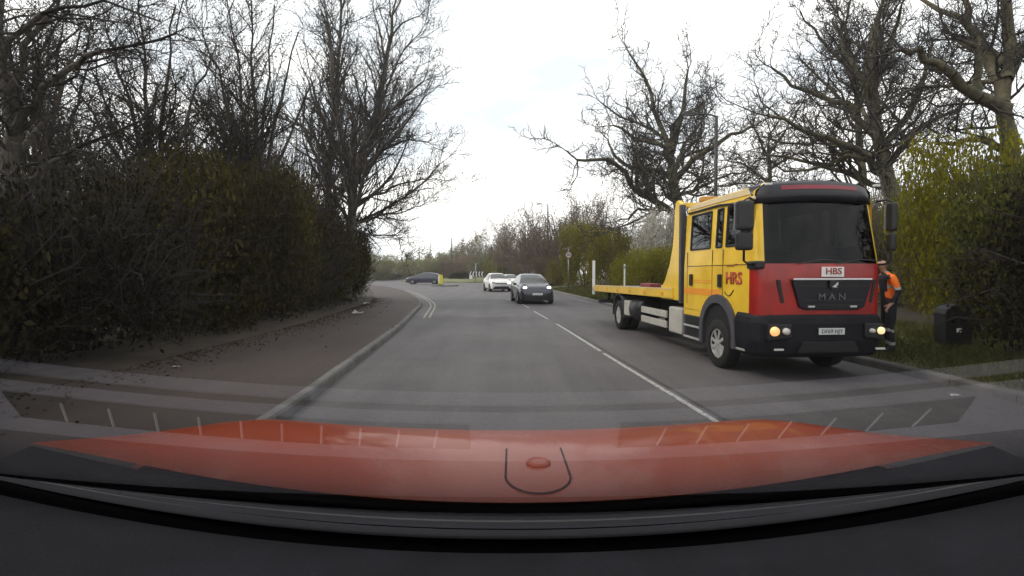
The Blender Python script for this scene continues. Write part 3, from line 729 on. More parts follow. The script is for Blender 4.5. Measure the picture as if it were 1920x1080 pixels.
for i, (px, d, rx, h, kd, lf, lab) in enumerate([
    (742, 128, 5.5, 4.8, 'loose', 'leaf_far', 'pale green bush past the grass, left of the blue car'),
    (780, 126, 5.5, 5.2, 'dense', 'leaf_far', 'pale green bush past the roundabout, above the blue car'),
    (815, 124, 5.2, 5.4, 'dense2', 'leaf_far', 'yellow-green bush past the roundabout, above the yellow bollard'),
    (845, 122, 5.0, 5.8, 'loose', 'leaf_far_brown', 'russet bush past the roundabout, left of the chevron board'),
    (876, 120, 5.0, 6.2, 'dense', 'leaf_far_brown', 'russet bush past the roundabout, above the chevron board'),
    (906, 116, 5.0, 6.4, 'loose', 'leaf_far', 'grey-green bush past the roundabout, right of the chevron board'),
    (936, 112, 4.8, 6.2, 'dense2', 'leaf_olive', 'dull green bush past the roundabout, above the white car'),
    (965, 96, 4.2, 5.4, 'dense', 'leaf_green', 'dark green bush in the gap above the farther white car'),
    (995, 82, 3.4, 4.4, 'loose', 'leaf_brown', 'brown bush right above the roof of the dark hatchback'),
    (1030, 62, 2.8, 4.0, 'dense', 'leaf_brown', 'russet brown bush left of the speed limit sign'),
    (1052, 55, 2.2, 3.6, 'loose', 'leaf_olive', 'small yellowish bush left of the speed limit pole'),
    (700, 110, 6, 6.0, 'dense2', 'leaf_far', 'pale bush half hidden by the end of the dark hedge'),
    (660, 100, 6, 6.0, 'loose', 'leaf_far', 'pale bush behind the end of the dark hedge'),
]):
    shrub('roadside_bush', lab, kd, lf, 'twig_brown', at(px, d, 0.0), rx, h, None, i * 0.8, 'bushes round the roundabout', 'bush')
for i, (px, d, rx, h, lab) in enumerate([(862, 93, 2.2, 1.55, 'low dark clipped hedge left of the chevron board'), (876, 92, 1.8, 1.65, 'low dark clipped hedge touching the chevron board'), (735, 112, 4.0, 1.6, 'low dark hedge across the grass left of the blue car')]):
    shrub('clipped_hedge', lab, 'fine', 'leaf_dark', 'twig_dark', at(px, d, 0.35 if i < 2 else 0.0), rx, h, 1.2, 0, 'low dark hedges', 'hedge')

# grass on the verge
rng = np.random.default_rng(5)
def blades(name, n, ya, yb, wa, wb, curve, side, m, h=0.16):
    cyy = [p.y for p in curve]; cxx = [p.x for p in curve]
    y = ya + (yb - ya) * rng.uniform(0, 1, n) ** 1.7; t = rng.uniform(wa, wb, n); x = np.interp(y, cyy, cxx) + side * t
    z = 0.11 + np.clip(t / 2.5, 0, 1) * 0.19
    hh = h * rng.uniform(0.4, 1.3, n); wd = 0.006 + 0.0006 * y; a = rng.uniform(0, 6.283, n); lean = rng.normal(size=(n, 2)) * 0.5
    b = np.stack([x, y, z], 1); u = np.stack([np.cos(a), np.sin(a), 0 * a], 1) * wd[:, None]
    tip = b + np.stack([lean[:, 0] * hh, lean[:, 1] * hh, hh], 1)
    V = np.stack([b - u, b + u, tip], 1).reshape(-1, 3)
    return tag(link(name, np_mesh(name, V, [np.arange(3 * n).reshape(-1, 3)]), m), 'rough grass growing along the right-hand verge', 'grass', kind='stuff')
leafmat('grass_blade', (0.060, 0.062, 0.024), (0.085, 0.092, 0.030), (0.150, 0.140, 0.060))
blades('grass', 60000, 2.5, 46, 0.16, 4.2, Ra, 1, 'grass_blade')
# leaf litter at the back of the pavement
n = 2600; y = 3 + 26 * rng.uniform(0, 1, n); x = np.interp(y, [p.y for p in Ha], [p.x for p in Ha]) + 0.15 + rng.exponential(0.35, n) - 0.2
V, Q = leaves_np(rng, np.stack([x, y, np.full(n, 0.145)], 1), 0.028, 0.8)
leafmat('dead_leaf', (0.045, 0.030, 0.022), (0.072, 0.050, 0.036), (0.115, 0.085, 0.062))
tag(link('leaf_litter', np_mesh('leaf_litter', V, [Q]), 'dead_leaf'), 'brown fallen leaves gathered along the hedge foot', 'leaves', kind='stuff')

# ------------------------------------------------------------------ street furniture
mat('white_paint', (0.72, 0.72, 0.70), 0.45, var=0.08); mat('black_paint', (0.012, 0.012, 0.014), 0.45, var=0.2)
mat('galvanised', (0.30, 0.31, 0.32), 0.45, metal=0.7, var=0.2, scale=4); mat('lamp_column', (0.022, 0.022, 0.024), 0.6, var=0.2)
mat('sign_red', (0.20, 0.03, 0.03), 0.5); mat('bollard_yellow', (0.62, 0.55, 0.03), 0.45, var=0.1)
mat('lamp_lens', (0.35, 0.35, 0.34), 0.2, var=0.05); mat('sign_back', (0.16, 0.165, 0.17), 0.6, var=0.15)

def lamp(px, d, h, label, side=-1, arm=0.9, z0=0.15, r=0.075):
    b = at(px, d, z0); o = empty('street_lamp', b); tag(o, label, 'street lamp', 'street lamps')
    MB().tube([(0, 0, 0), (0, 0, 1.3)], r * 1.35, 10).tube([(0, 0, 1.3), (0, 0, h)], [r, r * 0.7], 10).build('column', 'lamp_column', o, smooth=True)
    MB().tube([(0, 0, h - 0.03), (side * arm * 0.3, 0, h + 0.05), (side * arm, 0, h + 0.09)], 0.035, 8).build('arm', 'lamp_column', o, smooth=True)
    hd = MB(); hd.box((side * (arm + 0.25), 0, h + 0.10), (0.62, 0.26, 0.12), (0, 0, 0), 0.7); hd.build('lamp_head', 'lamp_column', o, bevel=0.03)
    MB().box((side * (arm + 0.27), 0, h + 0.035), (0.42, 0.18, 0.03)).build('lens', 'lamp_lens', o)
    return o
lamp(1340, 21, 8.0, 'tall dark street lamp standing behind the truck cab', r=0.085)
lamp(1027, 64, 10.2, 'street lamp rising out of the brown trees right of centre', r=0.11)
lamp(847, 122, 9.9, 'taller of the two distant street lamps past the roundabout', r=0.15)
lamp(786, 150, 9.6, 'distant street lamp above the blue car', r=0.16)

o = empty('lit_pole', P(892, 531, 83) + Vector((0, 0, 0))); o.location.z = 0.12
tag(o, 'slim grey pole with a small lamp head beside the chevron board', 'lamp post')
MB().tube([(0, 0, 0), (0, 0, 3.0)], 0.055, 8).build('column', 'galvanised', o, smooth=True)
MB().box((0.18, 0, 3.04), (0.5, 0.16, 0.08)).build('lamp_head', 'galvanised', o, bevel=0.02)

# round speed limit sign with its lamp
b = at(1066, 40.5, 0.25); o = empty('speed_sign', b); tag(o, 'round 30 speed limit sign on a thin pole in front of the olive bush', 'road sign')
MB().tube([(0, 0.05, 0), (0, 0.05, 3.35)], 0.045, 8).build('pole', 'galvanised', o, smooth=True)
MB().lathe([(-0.012, 0.30), (0.012, 0.30)], (0, 0, 2.82), 'y', 28).build('border', 'sign_red', o)
MB().lathe([(-0.018, 0.225), (-0.008, 0.225)], (0, 0, 2.82), 'y', 28).build('disc', 'white_paint', o)
text('numerals', '30', 0.34, 'black_paint', o, (0, -0.022, 2.815), (R(90), 0, 0), 0.002, bold=0.008)
MB().tube([(0, 0.05, 3.3), (-0.05, -0.05, 3.36)], 0.025, 6).build('lamp_arm', 'galvanised', o)
MB().box((-0.10, -0.12, 3.36), (0.66, 0.20, 0.09), (0, R(-8), 0)).build('lamp_hood', 'sign_back', o, bevel=0.02)

# marker post in the verge
b = at(1171, 22.5, 0.25); o = empty('marker_post', b); tag(o, 'thin pale marker post standing in the verge beyond the truck bed', 'post')
MB().bx(-0.03, 0.03, -0.03, 0.03, -.1, 1.75).build('post', 'white_paint', o, bevel=0.01)
MB().bx(-0.04, 0.04, -0.035, 0.035, 1.55, 1.66).build('reflector', 'galvanised', o)

# chevron board
b = P(893, 531, 86); b.z = 0.30; o = empty('chevron_board', b); tag(o, 'black and white chevron board facing the roundabout entry', 'road sign')
MB().bx(-1.2, 1.2, 0, 0.03, 0.62, 1.62).build('board', 'black_paint', o, bevel=0.004)
for i in range(5):
    x = -1.0 + i * 0.5
    MB().prism([(x - 0.17, 1.12), (x + 0.05, 1.58), (x + 0.22, 1.58), (x + 0.0, 1.12), (x + 0.22, 0.66), (x + 0.05, 0.66)], -0.012, -0.003, 'y').build('chevron', 'white_paint', o)
for x in (-0.8, 0.8): MB().tube([(x, 0.06, -0.2), (x, 0.06, 1.55)], 0.04, 8).build('post', 'galvanised', o)
b = P(883, 531, 84); b.z = 0.25; o = empty('small_sign', b); tag(o, 'small plain white sign low in front of the chevron board', 'road sign')
MB().bx(-0.26, 0.26, 0, 0.02, 0.35, 0.98).build('plate', 'white_paint', o, bevel=0.005)
MB().tube([(0, 0.04, -0.1), (0, 0.04, 0.9)], 0.035, 8).build('post', 'galvanised', o)

# keep-left bollard
b = Vector((-8.3, 61.0, 0.13)); b.x = P(826, 530, 61).x; o = empty('traffic_bollard', b); tag(o, 'yellow traffic bollard with a white face on the small island', 'bollard')
MB().prism([(-0.26, 0), (0.26, 0), (0.30, 0.9), (0.22, 1.28), (-0.22, 1.28), (-0.30, 0.9)], -0.1, 0.14, 'y').build('body', 'bollard_yellow', o, bevel=0.03)
MB().prism([(-0.27, 0.22), (-0.12, 0.22), (-0.08, 1.16), (-0.22, 1.16)], -0.135, -0.105, 'y').build('face', 'white_paint', o, bevel=0.006)
MB().bx(-0.32, 0.32, -0.16, 0.2, -0.02, 0.09).build('base', 'black_paint', o, bevel=0.02)

# dark bin and box on the right verge, litter
mat('dark_plastic', (0.006, 0.006, 0.008), 0.55, var=0.2); mat('litter_paper', (0.42, 0.42, 0.41), 0.7, var=0.2, scale=20)
b = at(1790, 8.9, 0.26); o = empty('litter_bin', b, R(-12)); tag(o, 'small black round-topped litter bin standing in the dim right verge', 'bin')
prof = [(-0.20, 0.08), (0.20, 0.08), (0.22, 0.62)] + [(0.22 * math.cos(a), 0.62 + 0.17 * math.sin(a)) for a in (0.5, 1.0, 1.57, 2.14, 2.64)] + [(-0.22, 0.62)]
MB().prism(prof, -0.17, 0.17, 'y').build('body', 'dark_plastic', o, bevel=0.02)
MB().bx(-0.13, 0.13, -0.185, -0.172, 0.52, 0.64).build('opening', 'black_paint', o)
MB().bx(-0.045, 0.03, -0.182, -0.172, 0.30, 0.37).build('label_plate', 'white_paint', o)
MB().bx(-0.09, 0.09, -0.08, 0.08, -0.15, 0.08).build('foot', 'lamp_column', o)
def paper(px, py, z, s, lab, seed):
    q = random.Random(seed); me = bpy.data.meshes.new('litter'); bm = bmesh.new(); n = 6
    g_ = [[bm.verts.new(((i / (n - 1) - .5) * s + q.gauss(0, s * .05), (j / (n - 1) - .5) * s * .6 + q.gauss(0, s * .05), abs(q.gauss(0, s * .11)) + 0.004)) for j in range(n)] for i in range(n)]
    for i in range(n - 1):
        for j in range(n - 1): bm.faces.new((g_[i][j], g_[i + 1][j], g_[i + 1][j + 1], g_[i][j + 1]))
    bm.to_mesh(me); bm.free(); o = link('litter', me, 'litter_paper', None); p = G(px, py, z); o.location = (p.x, p.y, z); tag(o, lab, 'litter', 'scraps of litter'); return o
paper(1790, 742, 0.13, 0.11, 'scrap of white paper by the kerb at lower right', 1)
paper(670, 588, 0.15, 0.35, 'pale scrap of litter at the foot of the hedge near the bend', 2)
paper(688, 570, 0.15, 0.38, 'pale scrap of litter farthest along the foot of the hedge', 3)
paper(330, 688, 0.15, 0.10, 'tiny pale scrap on the nearest stretch of pavement', 4)

# ------------------------------------------------------------------ cars
mat('tyre', (0.009, 0.009, 0.010), 0.85, var=0.3, scale=20); mat('alloy', (0.42, 0.42, 0.43), 0.35, metal=0.9, var=0.1)
mat('car_glass', (0.035, 0.038, 0.042), 0.08, var=0.05, spec=0.9); mat('trim_black', (0.008, 0.008, 0.010), 0.5, var=0.2)
mat('paint_grey', (0.030, 0.030, 0.046), 0.32, metal=0.25, coat=0.8, var=0.06); mat('paint_white', (0.72, 0.72, 0.70), 0.35, coat=0.6, var=0.04); mat('paint_blue', (0.028, 0.027, 0.060), 0.3, metal=0.3, coat=0.8, var=0.06)
mat('lamp_on', (0.9, 0.9, 0.9), 0.3, emit=(1.0, 0.98, 0.94), estr=5.0); mat('lamp_off', (0.35, 0.36, 0.38), 0.15, var=0.1); mat('plate_white', (0.62, 0.63, 0.64), 0.5, var=0.05); mat('lamp_tail', (0.30, 0.02, 0.02), 0.2)
mat('chrome', (0.62, 0.62, 0.64), 0.18, metal=1.0, var=0.05)

def crom(a, t):
    """Catmull-Rom through rows of a at positions t in [0, n-1]"""
    n = len(a); o = []
    for q in t:
        i = min(int(q), n - 2); f = q - i
        p0, p1, p2, p3 = a[max(i - 1, 0)], a[i], a[i + 1], a[min(i + 2, n - 1)]
        o.append(0.5 * (2 * p1 + (p2 - p0) * f + (2 * p0 - 5 * p1 + 4 * p2 - p3) * f * f + (3 * p1 - p0 - 3 * p2 + p3) * f ** 3))
    return np.array(o)

def wheel(parent, x, y, r, wd, sgn, name='wheel', spokes=5, rim='alloy'):
    """a wheel whose outer face looks along sgn*x"""
    o = empty(name, (x, y, r), 0, parent)
    h = wd / 2
    MB().lathe([(-h, r * .62), (-h, r * .90), (-h * .8, r * .98), (-h * .4, r), (h * .4, r), (h * .8, r * .98), (h, r * .90), (h, r * .62), (h * .9, r * .6), (-h * .9, r * .6)], (0, 0, 0), 'x', 28, False).build('tyre', 'tyre', o, smooth=True)
    f = sgn * h * 0.75
    m = MB(); m.lathe([(f, r * .62), (f + sgn * .012, r * .60), (f + sgn * .012, r * .54), (f - sgn * .03, r * .50), (f - sgn * .03, r * .02)], (0, 0, 0), 'x', 28)
    for k in range(spokes):
        a = 2 * math.pi * k / spokes + .3
        m.box((f + sgn * .0, math.cos(a) * r * .3, math.sin(a) * r * .3), (.03, r * .52, r * .13), (a, 0, 0))
    m.lathe([(f - sgn * .02, r * .13), (f + sgn * .025, r * .12), (f + sgn * .03, r * .02)], (0, 0, 0), 'x', 14)
    m.build('rim', rim, o)
    return o

def car(name, label, loc, rz, paint, sc=(1, 1, 1), lit=(True, True), style='round', group=None, plate='', cat='car'):
    """a hatchback; its nose points along -y"""
    root = empty(name, loc, rz); tag(root, label, cat, group); root.scale = sc
    # y, zb, zs (waist), zt (top), w (half width at the waist), wt (half width at the top), crown drop
    S = np.array([
        (0.00, .36, .56, .66, .62, .50), (0.05, .24, .66, .76, .76, .60), (0.18, .20, .78, .88, .84, .70), (0.45, .19, .88, .985, .885, .74), (0.95, .19, .94, 1.06, .90, .76), (1.10, .19, .955, 1.10, .90, .76),
        (1.45, .19, .97, 1.34, .90, .66), (1.80, .19, .98, 1.50, .90, .60), (2.10, .19, .985, 1.56, .90, .60), (2.60, .19, .99, 1.575, .90, .60), (3.20, .19, 1.0, 1.54, .90, .59), (3.60, .19, 1.01, 1.44, .895, .58), (3.90, .22, 1.0, 1.25, .88, .58),
        (4.08, .28, .94, 1.04, .84, .60), (4.18, .38, .78, .88, .76, .60)], float)
    ts = np.concatenate([np.linspace(i, i + 1, 4, endpoint=False) for i in range(len(S) - 1)] + [[len(S) - 1]])
    D = crom(S, ts); ny = len(D)
    rows = []
    for (y, zb, zs, zt, w_, wt) in D:
        h = np.array([(0, zb), (w_ * .80, zb), (w_ * .96, zb + .06), (w_ * .985, zb + (zs - zb) * .30), (w_ * 1.0, zb + (zs - zb) * .62), (w_ * .985, zs - .03), (w_ * .955, zs), (wt * .985 + (w_ - wt) * .12, zt - (zt - zs) * .16 - .012), (wt * .90, zt - .028), (wt * .45, zt - .006), (0, zt)], float)
        rows.append(h)
    Gd = np.array(rows); nj = Gd.shape[1]
    def cell(i, j):
        y = (D[i][0] + D[i + 1][0]) / 2
        if j >= 7 and 1.12 < y < 1.86: return 'windscreen'
        if j == 6 and 1.42 < y < 2.42: return 'front_window'
        if j == 6 and 2.52 < y < 3.35: return 'rear_window'
        if j >= 7 and 3.40 < y < 3.98: return 'tailgate_window'
        if j >= 7 and 1.86 <= y <= 3.40: return 'roof'
        if j <= 1 : return 'sill'
        if 0.45 < y < 1.12 and j >= 6: return 'bonnet'
        return 'body'
    parts = {}
    for i in range(ny - 1):
        for j in range(nj - 1):
            for s_ in (1, -1):
                q = [(s_ * Gd[i][j][0], D[i][0], Gd[i][j][1]), (s_ * Gd[i + 1][j][0], D[i + 1][0], Gd[i + 1][j][1]), (s_ * Gd[i + 1][j + 1][0], D[i + 1][0], Gd[i + 1][j + 1][1]), (s_ * Gd[i][j + 1][0], D[i][0], Gd[i][j + 1][1])]
                k = cell(i, j)
                if k in ('front_window', 'rear_window'): k = k + ('_a' if s_ < 0 else '_b')
                parts.setdefault(k, []).append(q)
    ends = []
    for idx in (0, ny - 1):
        ends.append([(Gd[idx][j][0], D[idx][0], Gd[idx][j][1]) for j in range(nj)] + [(-Gd[idx][j][0], D[idx][0], Gd[idx][j][1]) for j in range(nj - 2, 0, -1)])
    MM = {'windscreen': 'car_glass', 'tailgate_window': 'car_glass', 'sill': 'trim_black'}
    for k, qs in parts.items():
        bm = bmesh.new()
        for q in qs:
            try: bm.faces.new([bm.verts.new(p) for p in q])
            except Exception: pass
        if k == 'body':
            for e in ends: bm.faces.new([bm.verts.new(p) for p in e])
        bmesh.ops.remove_doubles(bm, verts=bm.verts, dist=0.0008); bmesh.ops.recalc_face_normals(bm, faces=bm.faces)
        me = bpy.data.meshes.new(k); bm.to_mesh(me); bm.free()
        nm = k[:-2] if k[-2:] in ('_a', '_b') else k
        link({'front_window': 'side_window', 'rear_window': 'side_window'}.get(nm, nm), me, 'car_glass' if 'window' in nm else MM.get(k, paint), root, nm not in ('sill',))
    for (x, s_) in ((-.82, -1), (.82, 1)):
        for y in (.80, 3.38):
            MB().lathe([(-.09, .365), (.095, .365)], (x * 1.0, y, .36), 'x', 24).build('wheel_arch', 'trim_black', root)
            wheel(root, x + s_ * .02, y, .325, .20, s_)
    for k, s_ in enumerate((-1, 1)):
        lm = 'lamp_on' if lit[k] else 'lamp_off'
        if style == 'round':
            MB().lathe([(-.10, .155), (-.02, .15), (.02, .12), (.05, .04)], (0, 0, 0), 'y', 20).build('headlight_surround', 'trim_black', root).matrix_local = Matrix.Translation((s_ * .62, .20, .82)) @ Matrix.Rotation(R(35), 4, 'X') @ Matrix.Scale(-1, 4, (0, 1, 0))
            MB().lathe([(-.06, .125), (.0, .12), (.05, .08), (.065, .02)], (0, 0, 0), 'y', 20).build('headlight', lm, root).matrix_local = Matrix.Translation((s_ * .62, .185, .825)) @ Matrix.Rotation(R(35), 4, 'X') @ Matrix.Scale(-1, 4, (0, 1, 0))
        else:
            MB().prism([(s_ * .46, .70), (s_ * .80, .74), (s_ * .79, .84), (s_ * .50, .78)], .02, .28, 'y').build('headlight', lm, root, bevel=.01)
        mi = empty('mirror', (s_ * .99, 1.38, 1.02), 0, root)
        MB().lathe([(-.06, .03), (-.04, .075), (.02, .085), (.06, .07)], (0, 0, 0), 'y', 14).build('housing', paint if style != 'round' else 'trim_black', mi, smooth=True).scale = (1.25, 1, .8)
        MB().tube([(-s_ * .11, .03, -.06), (0, 0, -.03)], .02, 6).build('stalk', 'trim_black', mi)
        MB().bx(s_ * .62 - .14, s_ * .62 + .14, 4.06, 4.17, .76, .90).build('tail_light', 'lamp_tail', root, bevel=.02)
    MB().prism([(-.70, .23), (.70, .23), (.60, .46), (-.60, .46)], -.035, .12, 'y').build('lower_grille', 'trim_black', root, bevel=.012)
    if style != 'round':
        MB().bx(-.50, .50, -.028, .06, .66, .735).build('grille', 'trim_black', root, bevel=.012)
        MB().lathe([(-.036, .065), (-.02, .07)], (0, 0, .70), 'y', 18).build('badge', 'chrome', root)
    pl_ = MB().bx(-.26, .26, -.05, -.036, .47, .58).build('number_plate', 'plate_white', root, bevel=.003)
    MB().bx(-.9, .9, .7, 3.5, .2, .3).build('underside', 'trim_black', root)
    return root

car('hatchback', 'dark grey hatchback with round lit headlights driving towards us', (1.30, 25.4, 0), R(7), 'paint_grey', (1.0, 1.0, 1.0))
car('white_car', 'white hatchback with one lit headlight, just behind the dark hatchback', (-.88, 42.4, 0), R(13), 'paint_white', (1.02, 1.0, 1.02), (False, True), 'wide')
car('white_car', 'white car mostly hidden, following between the other two cars', (.42, 53.5, 0), R(17), 'paint_white', (1.0, 1.0, .93), (False, False), 'wide')
car('blue_car', 'dark blue hatchback crossing to the left at the roundabout', (-15.2, 72.0, .006), R(-90), 'paint_blue', (1.0, 1.22, 1.06), (False, False), 'wide')

# ------------------------------------------------------------------ recovery truck
mat('truck_yellow', (0.80, 0.50, 0.022), 0.38, coat=0.5, var=0.16, scale=2.2, detail=9, col2=(0.83, 0.54, 0.03)); mat('truck_red', (0.29, 0.009, 0.006), 0.38, coat=0.4, var=0.25, scale=2.2, detail=9)
mat('bumper_grey', (0.010, 0.010, 0.014), 0.6, var=0.3, scale=5, bump=0.08, bscale=200, spec=0.2); mat('fender_grey', (0.055, 0.055, 0.066), 0.6, var=0.15); mat('visor_black', (0.010, 0.010, 0.015), 0.4, var=0.1, coat=0.1, spec=0.3)
mat('alu', (0.52, 0.52, 0.50), 0.45, metal=0.5, var=0.15); mat('tank_white', (0.42, 0.41, 0.37), 0.5, var=0.15, scale=3); mat('chassis_black', (0.006, 0.006, 0.007), 0.7, var=0.3); mat('seat_dark', (0.02, 0.02, 0.024), 0.8)
mat('lettering_red', (0.36, 0.05, 0.02), 0.5); mat('visor_red', (0.16, 0.008, 0.02), 0.4); mat('lamp_amber_on', (0.9, 0.6, 0.3), 0.3, emit=(1.0, 0.42, 0.12), estr=0.9); mat('lamp_warm_on', (0.9, 0.8, 0.5), 0.3, emit=(1.0, 0.75, 0.35), estr=0.9); mat('deck_grey', (0.16, 0.15, 0.15), 0.6, var=0.3); mat('lamp_clear', (0.55, 0.55, 0.52), 0.2, var=0.1); mat('roof_pale', (0.70, 0.55, 0.30), 0.35, coat=0.4, var=0.06); mat('band_orange', (0.75, 0.28, 0.02), 0.5)
glassmat('cab_glass', (0.13, 0.14, 0.17), 0.80, 0.02, 1.5, 0.5); glassmat('cab_side_glass', (0.55, 0.58, 0.60), 0.9, 0.02, 1.5, 1.4)

W = 1.98; CL = 2.62
T = empty('recovery_truck', (3.60, 7.22, 0), R(4.5)); tag(T, 'yellow and red flatbed recovery truck with crew cab parked facing us', 'truck')

def outline(z, inset=0.0, front=0.0, rc=0.20, bow=0.07):
    """plan of the cab at height z: from rear left round the front to rear right; returns points with a tag"""
    o = []
    for y in SIDE_Y: o.append((inset, y, 'L'))
    a0 = rc + front
    for k in range(1, 7):
        a = math.pi / 2 * k / 7; o.append((inset + rc - rc * math.cos(a), front + rc + bow - rc * math.sin(a), 'CL'))
    nfx = 13
    for k in range(nfx):
        u = -1 + 2 * k / (nfx - 1); o.append((W / 2 + u * (W / 2 - rc - inset), front + bow * u * u, 'F'))
    for k in range(6, 0, -1):
        a = math.pi / 2 * k / 7; o.append((W - inset - rc + rc * math.cos(a), front + rc + bow - rc * math.sin(a), 'CR'))
    for y in reversed(SIDE_Y): o.append((W - inset, y, 'R'))
    return o
WIN = [(0.30, 1.02), (1.17, 1.36), (1.58, 2.36)]          # front door window, quarter light, rear door window (from the front)
SIDE_Y = [CL, 2.45, 2.36, 2.2, 1.97, 1.75, 1.58, 1.47, 1.36, 1.26, 1.17, 1.09, 1.02, 0.80, 0.55, 0.42, 0.30]
ZL = [0.90, 0.98, 1.02, 1.20, 1.45, 1.70, 1.74, 1.90, 2.04, 2.10, 2.35, 2.60, 2.68, 2.74, 2.84, 2.92, 2.96]
def ins(z): return 0.0 if z < 1.72 else (0.05 * (z - 1.72) / 0.96 if z < 2.68 else (0.05 + 0.05 * ((z - 2.68) / 0.28) if z < 2.85 else 0.085 + 1.3 * (z - 2.85)))
def rake(z): return 0.0 if z < 1.70 else (0.17 * (z - 1.70) / 0.98 if z < 2.68 else 0.17 + 0.35 * (z - 2.68) + (0.9 * (z - 2.84) if z > 2.84 else 0))
OUT = [outline(z, ins(z), rake(z)) for z in ZL]; nO = len(OUT[0])
cells = {}
for i in range(len(ZL) - 1):
    zc = (ZL[i] + ZL[i + 1]) / 2
    for j in range(nO - 1):
        a, b_, c, d_ = OUT[i][j], OUT[i][j + 1], OUT[i + 1][j + 1], OUT[i + 1][j]
        tg = a[2] if a[2] == b_[2] else ('CL' if 'CL' in (a[2], b_[2]) else 'CR')
        yc = (a[1] + b_[1]) / 2; k = 'cab_shell'
        if tg in 'LR' and 2.04 < zc < 2.68:
            for wi, (y0, y1) in enumerate(WIN):
                if y0 < yc < y1 and not (wi == 0 and False): k = 'side_window_%s%d' % (tg, wi)
        if tg in ('L', 'R') and 2.68 < zc: k = 'cab_shell'
        if tg in ('F',) and 1.74 < zc < 2.68: k = 'windscreen'
        if tg in ('CL', 'CR') and 1.74 < zc < 2.68:
            k = 'windscreen' if min(a[1], b_[1]) - rake(ZL[i]) < 0.085 else 'cab_shell'
        if tg in ('F', 'CL', 'CR') and zc < 1.74: k = 'front_panel'
        if tg in ('F',) and zc > 2.68: k = 'visor_backing'
        if tg in ('CL', 'CR') and zc > 2.68 and min(a[1], b_[1]) - rake(ZL[i]) < 0.115: k = 'visor_backing'
        cells.setdefault(k, []).append([(p[0], p[1], z) for p, z in ((a, ZL[i]), (b_, ZL[i]), (c, ZL[i + 1]), (d_, ZL[i + 1]))])
top = [(p[0], p[1], ZL[-1]) for p in OUT[-1]]
CM = {'windscreen': 'cab_glass', 'front_panel': 'truck_red', 'visor_backing': 'visor_black'}
for k, qs in cells.items():
    bm = bmesh.new()
    for q in qs: bm.faces.new([bm.verts.new(p) for p in q])
    if k == 'cab_shell':
        bm.faces.new([bm.verts.new(p) for p in top])
        bm.faces.new([bm.verts.new(p) for p in [(0, CL, ZL[0]), (W, CL, ZL[0]), (W - .1, CL, ZL[-1]), (.1, CL, ZL[-1])]])
    bmesh.ops.remove_doubles(bm, verts=bm.verts, dist=0.0008); bmesh.ops.recalc_face_normals(bm, faces=bm.faces)
    me = bpy.data.meshes.new(k); bm.to_mesh(me); bm.free()
    nm = 'side_window' if k.startswith('side_window') else k
    o = link(nm, me, 'cab_side_glass' if nm == 'side_window' else CM.get(k, 'truck_yellow'), T, nm in ('front_panel', 'windscreen', 'visor_backing'))
    if nm == 'windscreen':
        wipers = o
# cab interior
MB().bx(.12, W - .12, .35, CL - .08, 1.0, 1.55).build('cab_floor', 'seat_dark', T)
MB().bx(.10, W - .10, CL - .07, CL - .04, 1.56, 2.82).build('rear_lining', 'seat_dark', T)
MB().bx(.12, W - .12, .55, CL - .08, 2.80, 2.82).build('roof_lining', 'seat_dark', T)
for (y0_, y1_) in ((.40, .50), (1.04, 1.15), (1.38, 1.56), (2.38, 2.50)): MB().bx(W - .085, W - .068, y0_, y1_, 2.03, 2.70).build('pillar_lining', 'seat_dark', T)
MB().bx(W - .10, W - .085, .40, CL - .1, 2.66, 2.80).build('header_lining', 'seat_dark', T)
for x_ in (.075, W - .075): MB().bx(x_ - .008, x_ + .008, .45, CL - .08, 1.56, 2.02).build('door_lining', 'seat_dark', T)
MB().bx(.10, W - .10, .30, .62, 1.5, 1.86).build('dashboard', 'seat_dark', T, bevel=.05)
for x in (.50, 1.48):
    MB().bx(x - .25, x + .25, .95, 1.10, 1.5, 2.15).build('cab_seat', 'seat_dark', T, bevel=.06)
    MB().bx(x - .13, x + .13, .97, 1.08, 2.17, 2.40).build('headrest', 'seat_dark', T, bevel=.04)
MB().bx(.25, W - .25, 2.1, 2.25, 1.5, 2.2).build('rear_bench', 'seat_dark', T, bevel=.05)
MB().lathe([(-.015, .22), (.015, .22), (.015, .19), (-.015, .19)], (1.48, .70, 1.86), 'y', 24).build('steering_wheel', 'seat_dark', T)
# window rubbers and shut lines on the side that faces the road
for (y0, y1) in WIN:
    fr = MB(); x0 = 0.018; x1 = 0.052
    for (ya, za, yb, zb) in ((y0, 2.04, y1, 2.04), (y1, 2.04, y1, 2.68), (y1, 2.68, y0, 2.68), (y0, 2.68, y0, 2.04)):
        fr.tube([(ins(za) - .004, ya, za), (ins(zb) - .004, yb, zb)], .018, 6)
    fr.build('window_seal', 'trim_black', T)
for y in (1.10, 1.47, 2.48): MB().bx(-.004, .004, y - .006, y + .006, 1.02, 2.0).build('shut_line', 'trim_black', T)
MB().bx(-.005, .004, .30, 2.48, 1.725, 1.735).build('shut_line', 'trim_black', T)
gut = MB().tube([(.03, .26, 2.66), (.035, 1.3, 2.755), (.04, CL - .1, 2.755)], .02, 6); gut.build('gutter', 'trim_black', T)
MB().prism([(.34, 2.80), (1.3, 2.815), (2.5, 2.815), (2.5, 2.90), (.5, 2.90)], .060, .085, 'x').build('roof_rail', 'roof_pale', T)
for y in (1.18, 2.28): MB().bx(-.035, .003, y - .055, y + .055, 1.36, 1.58).build('door_handle', 'trim_black', T, bevel=.015)
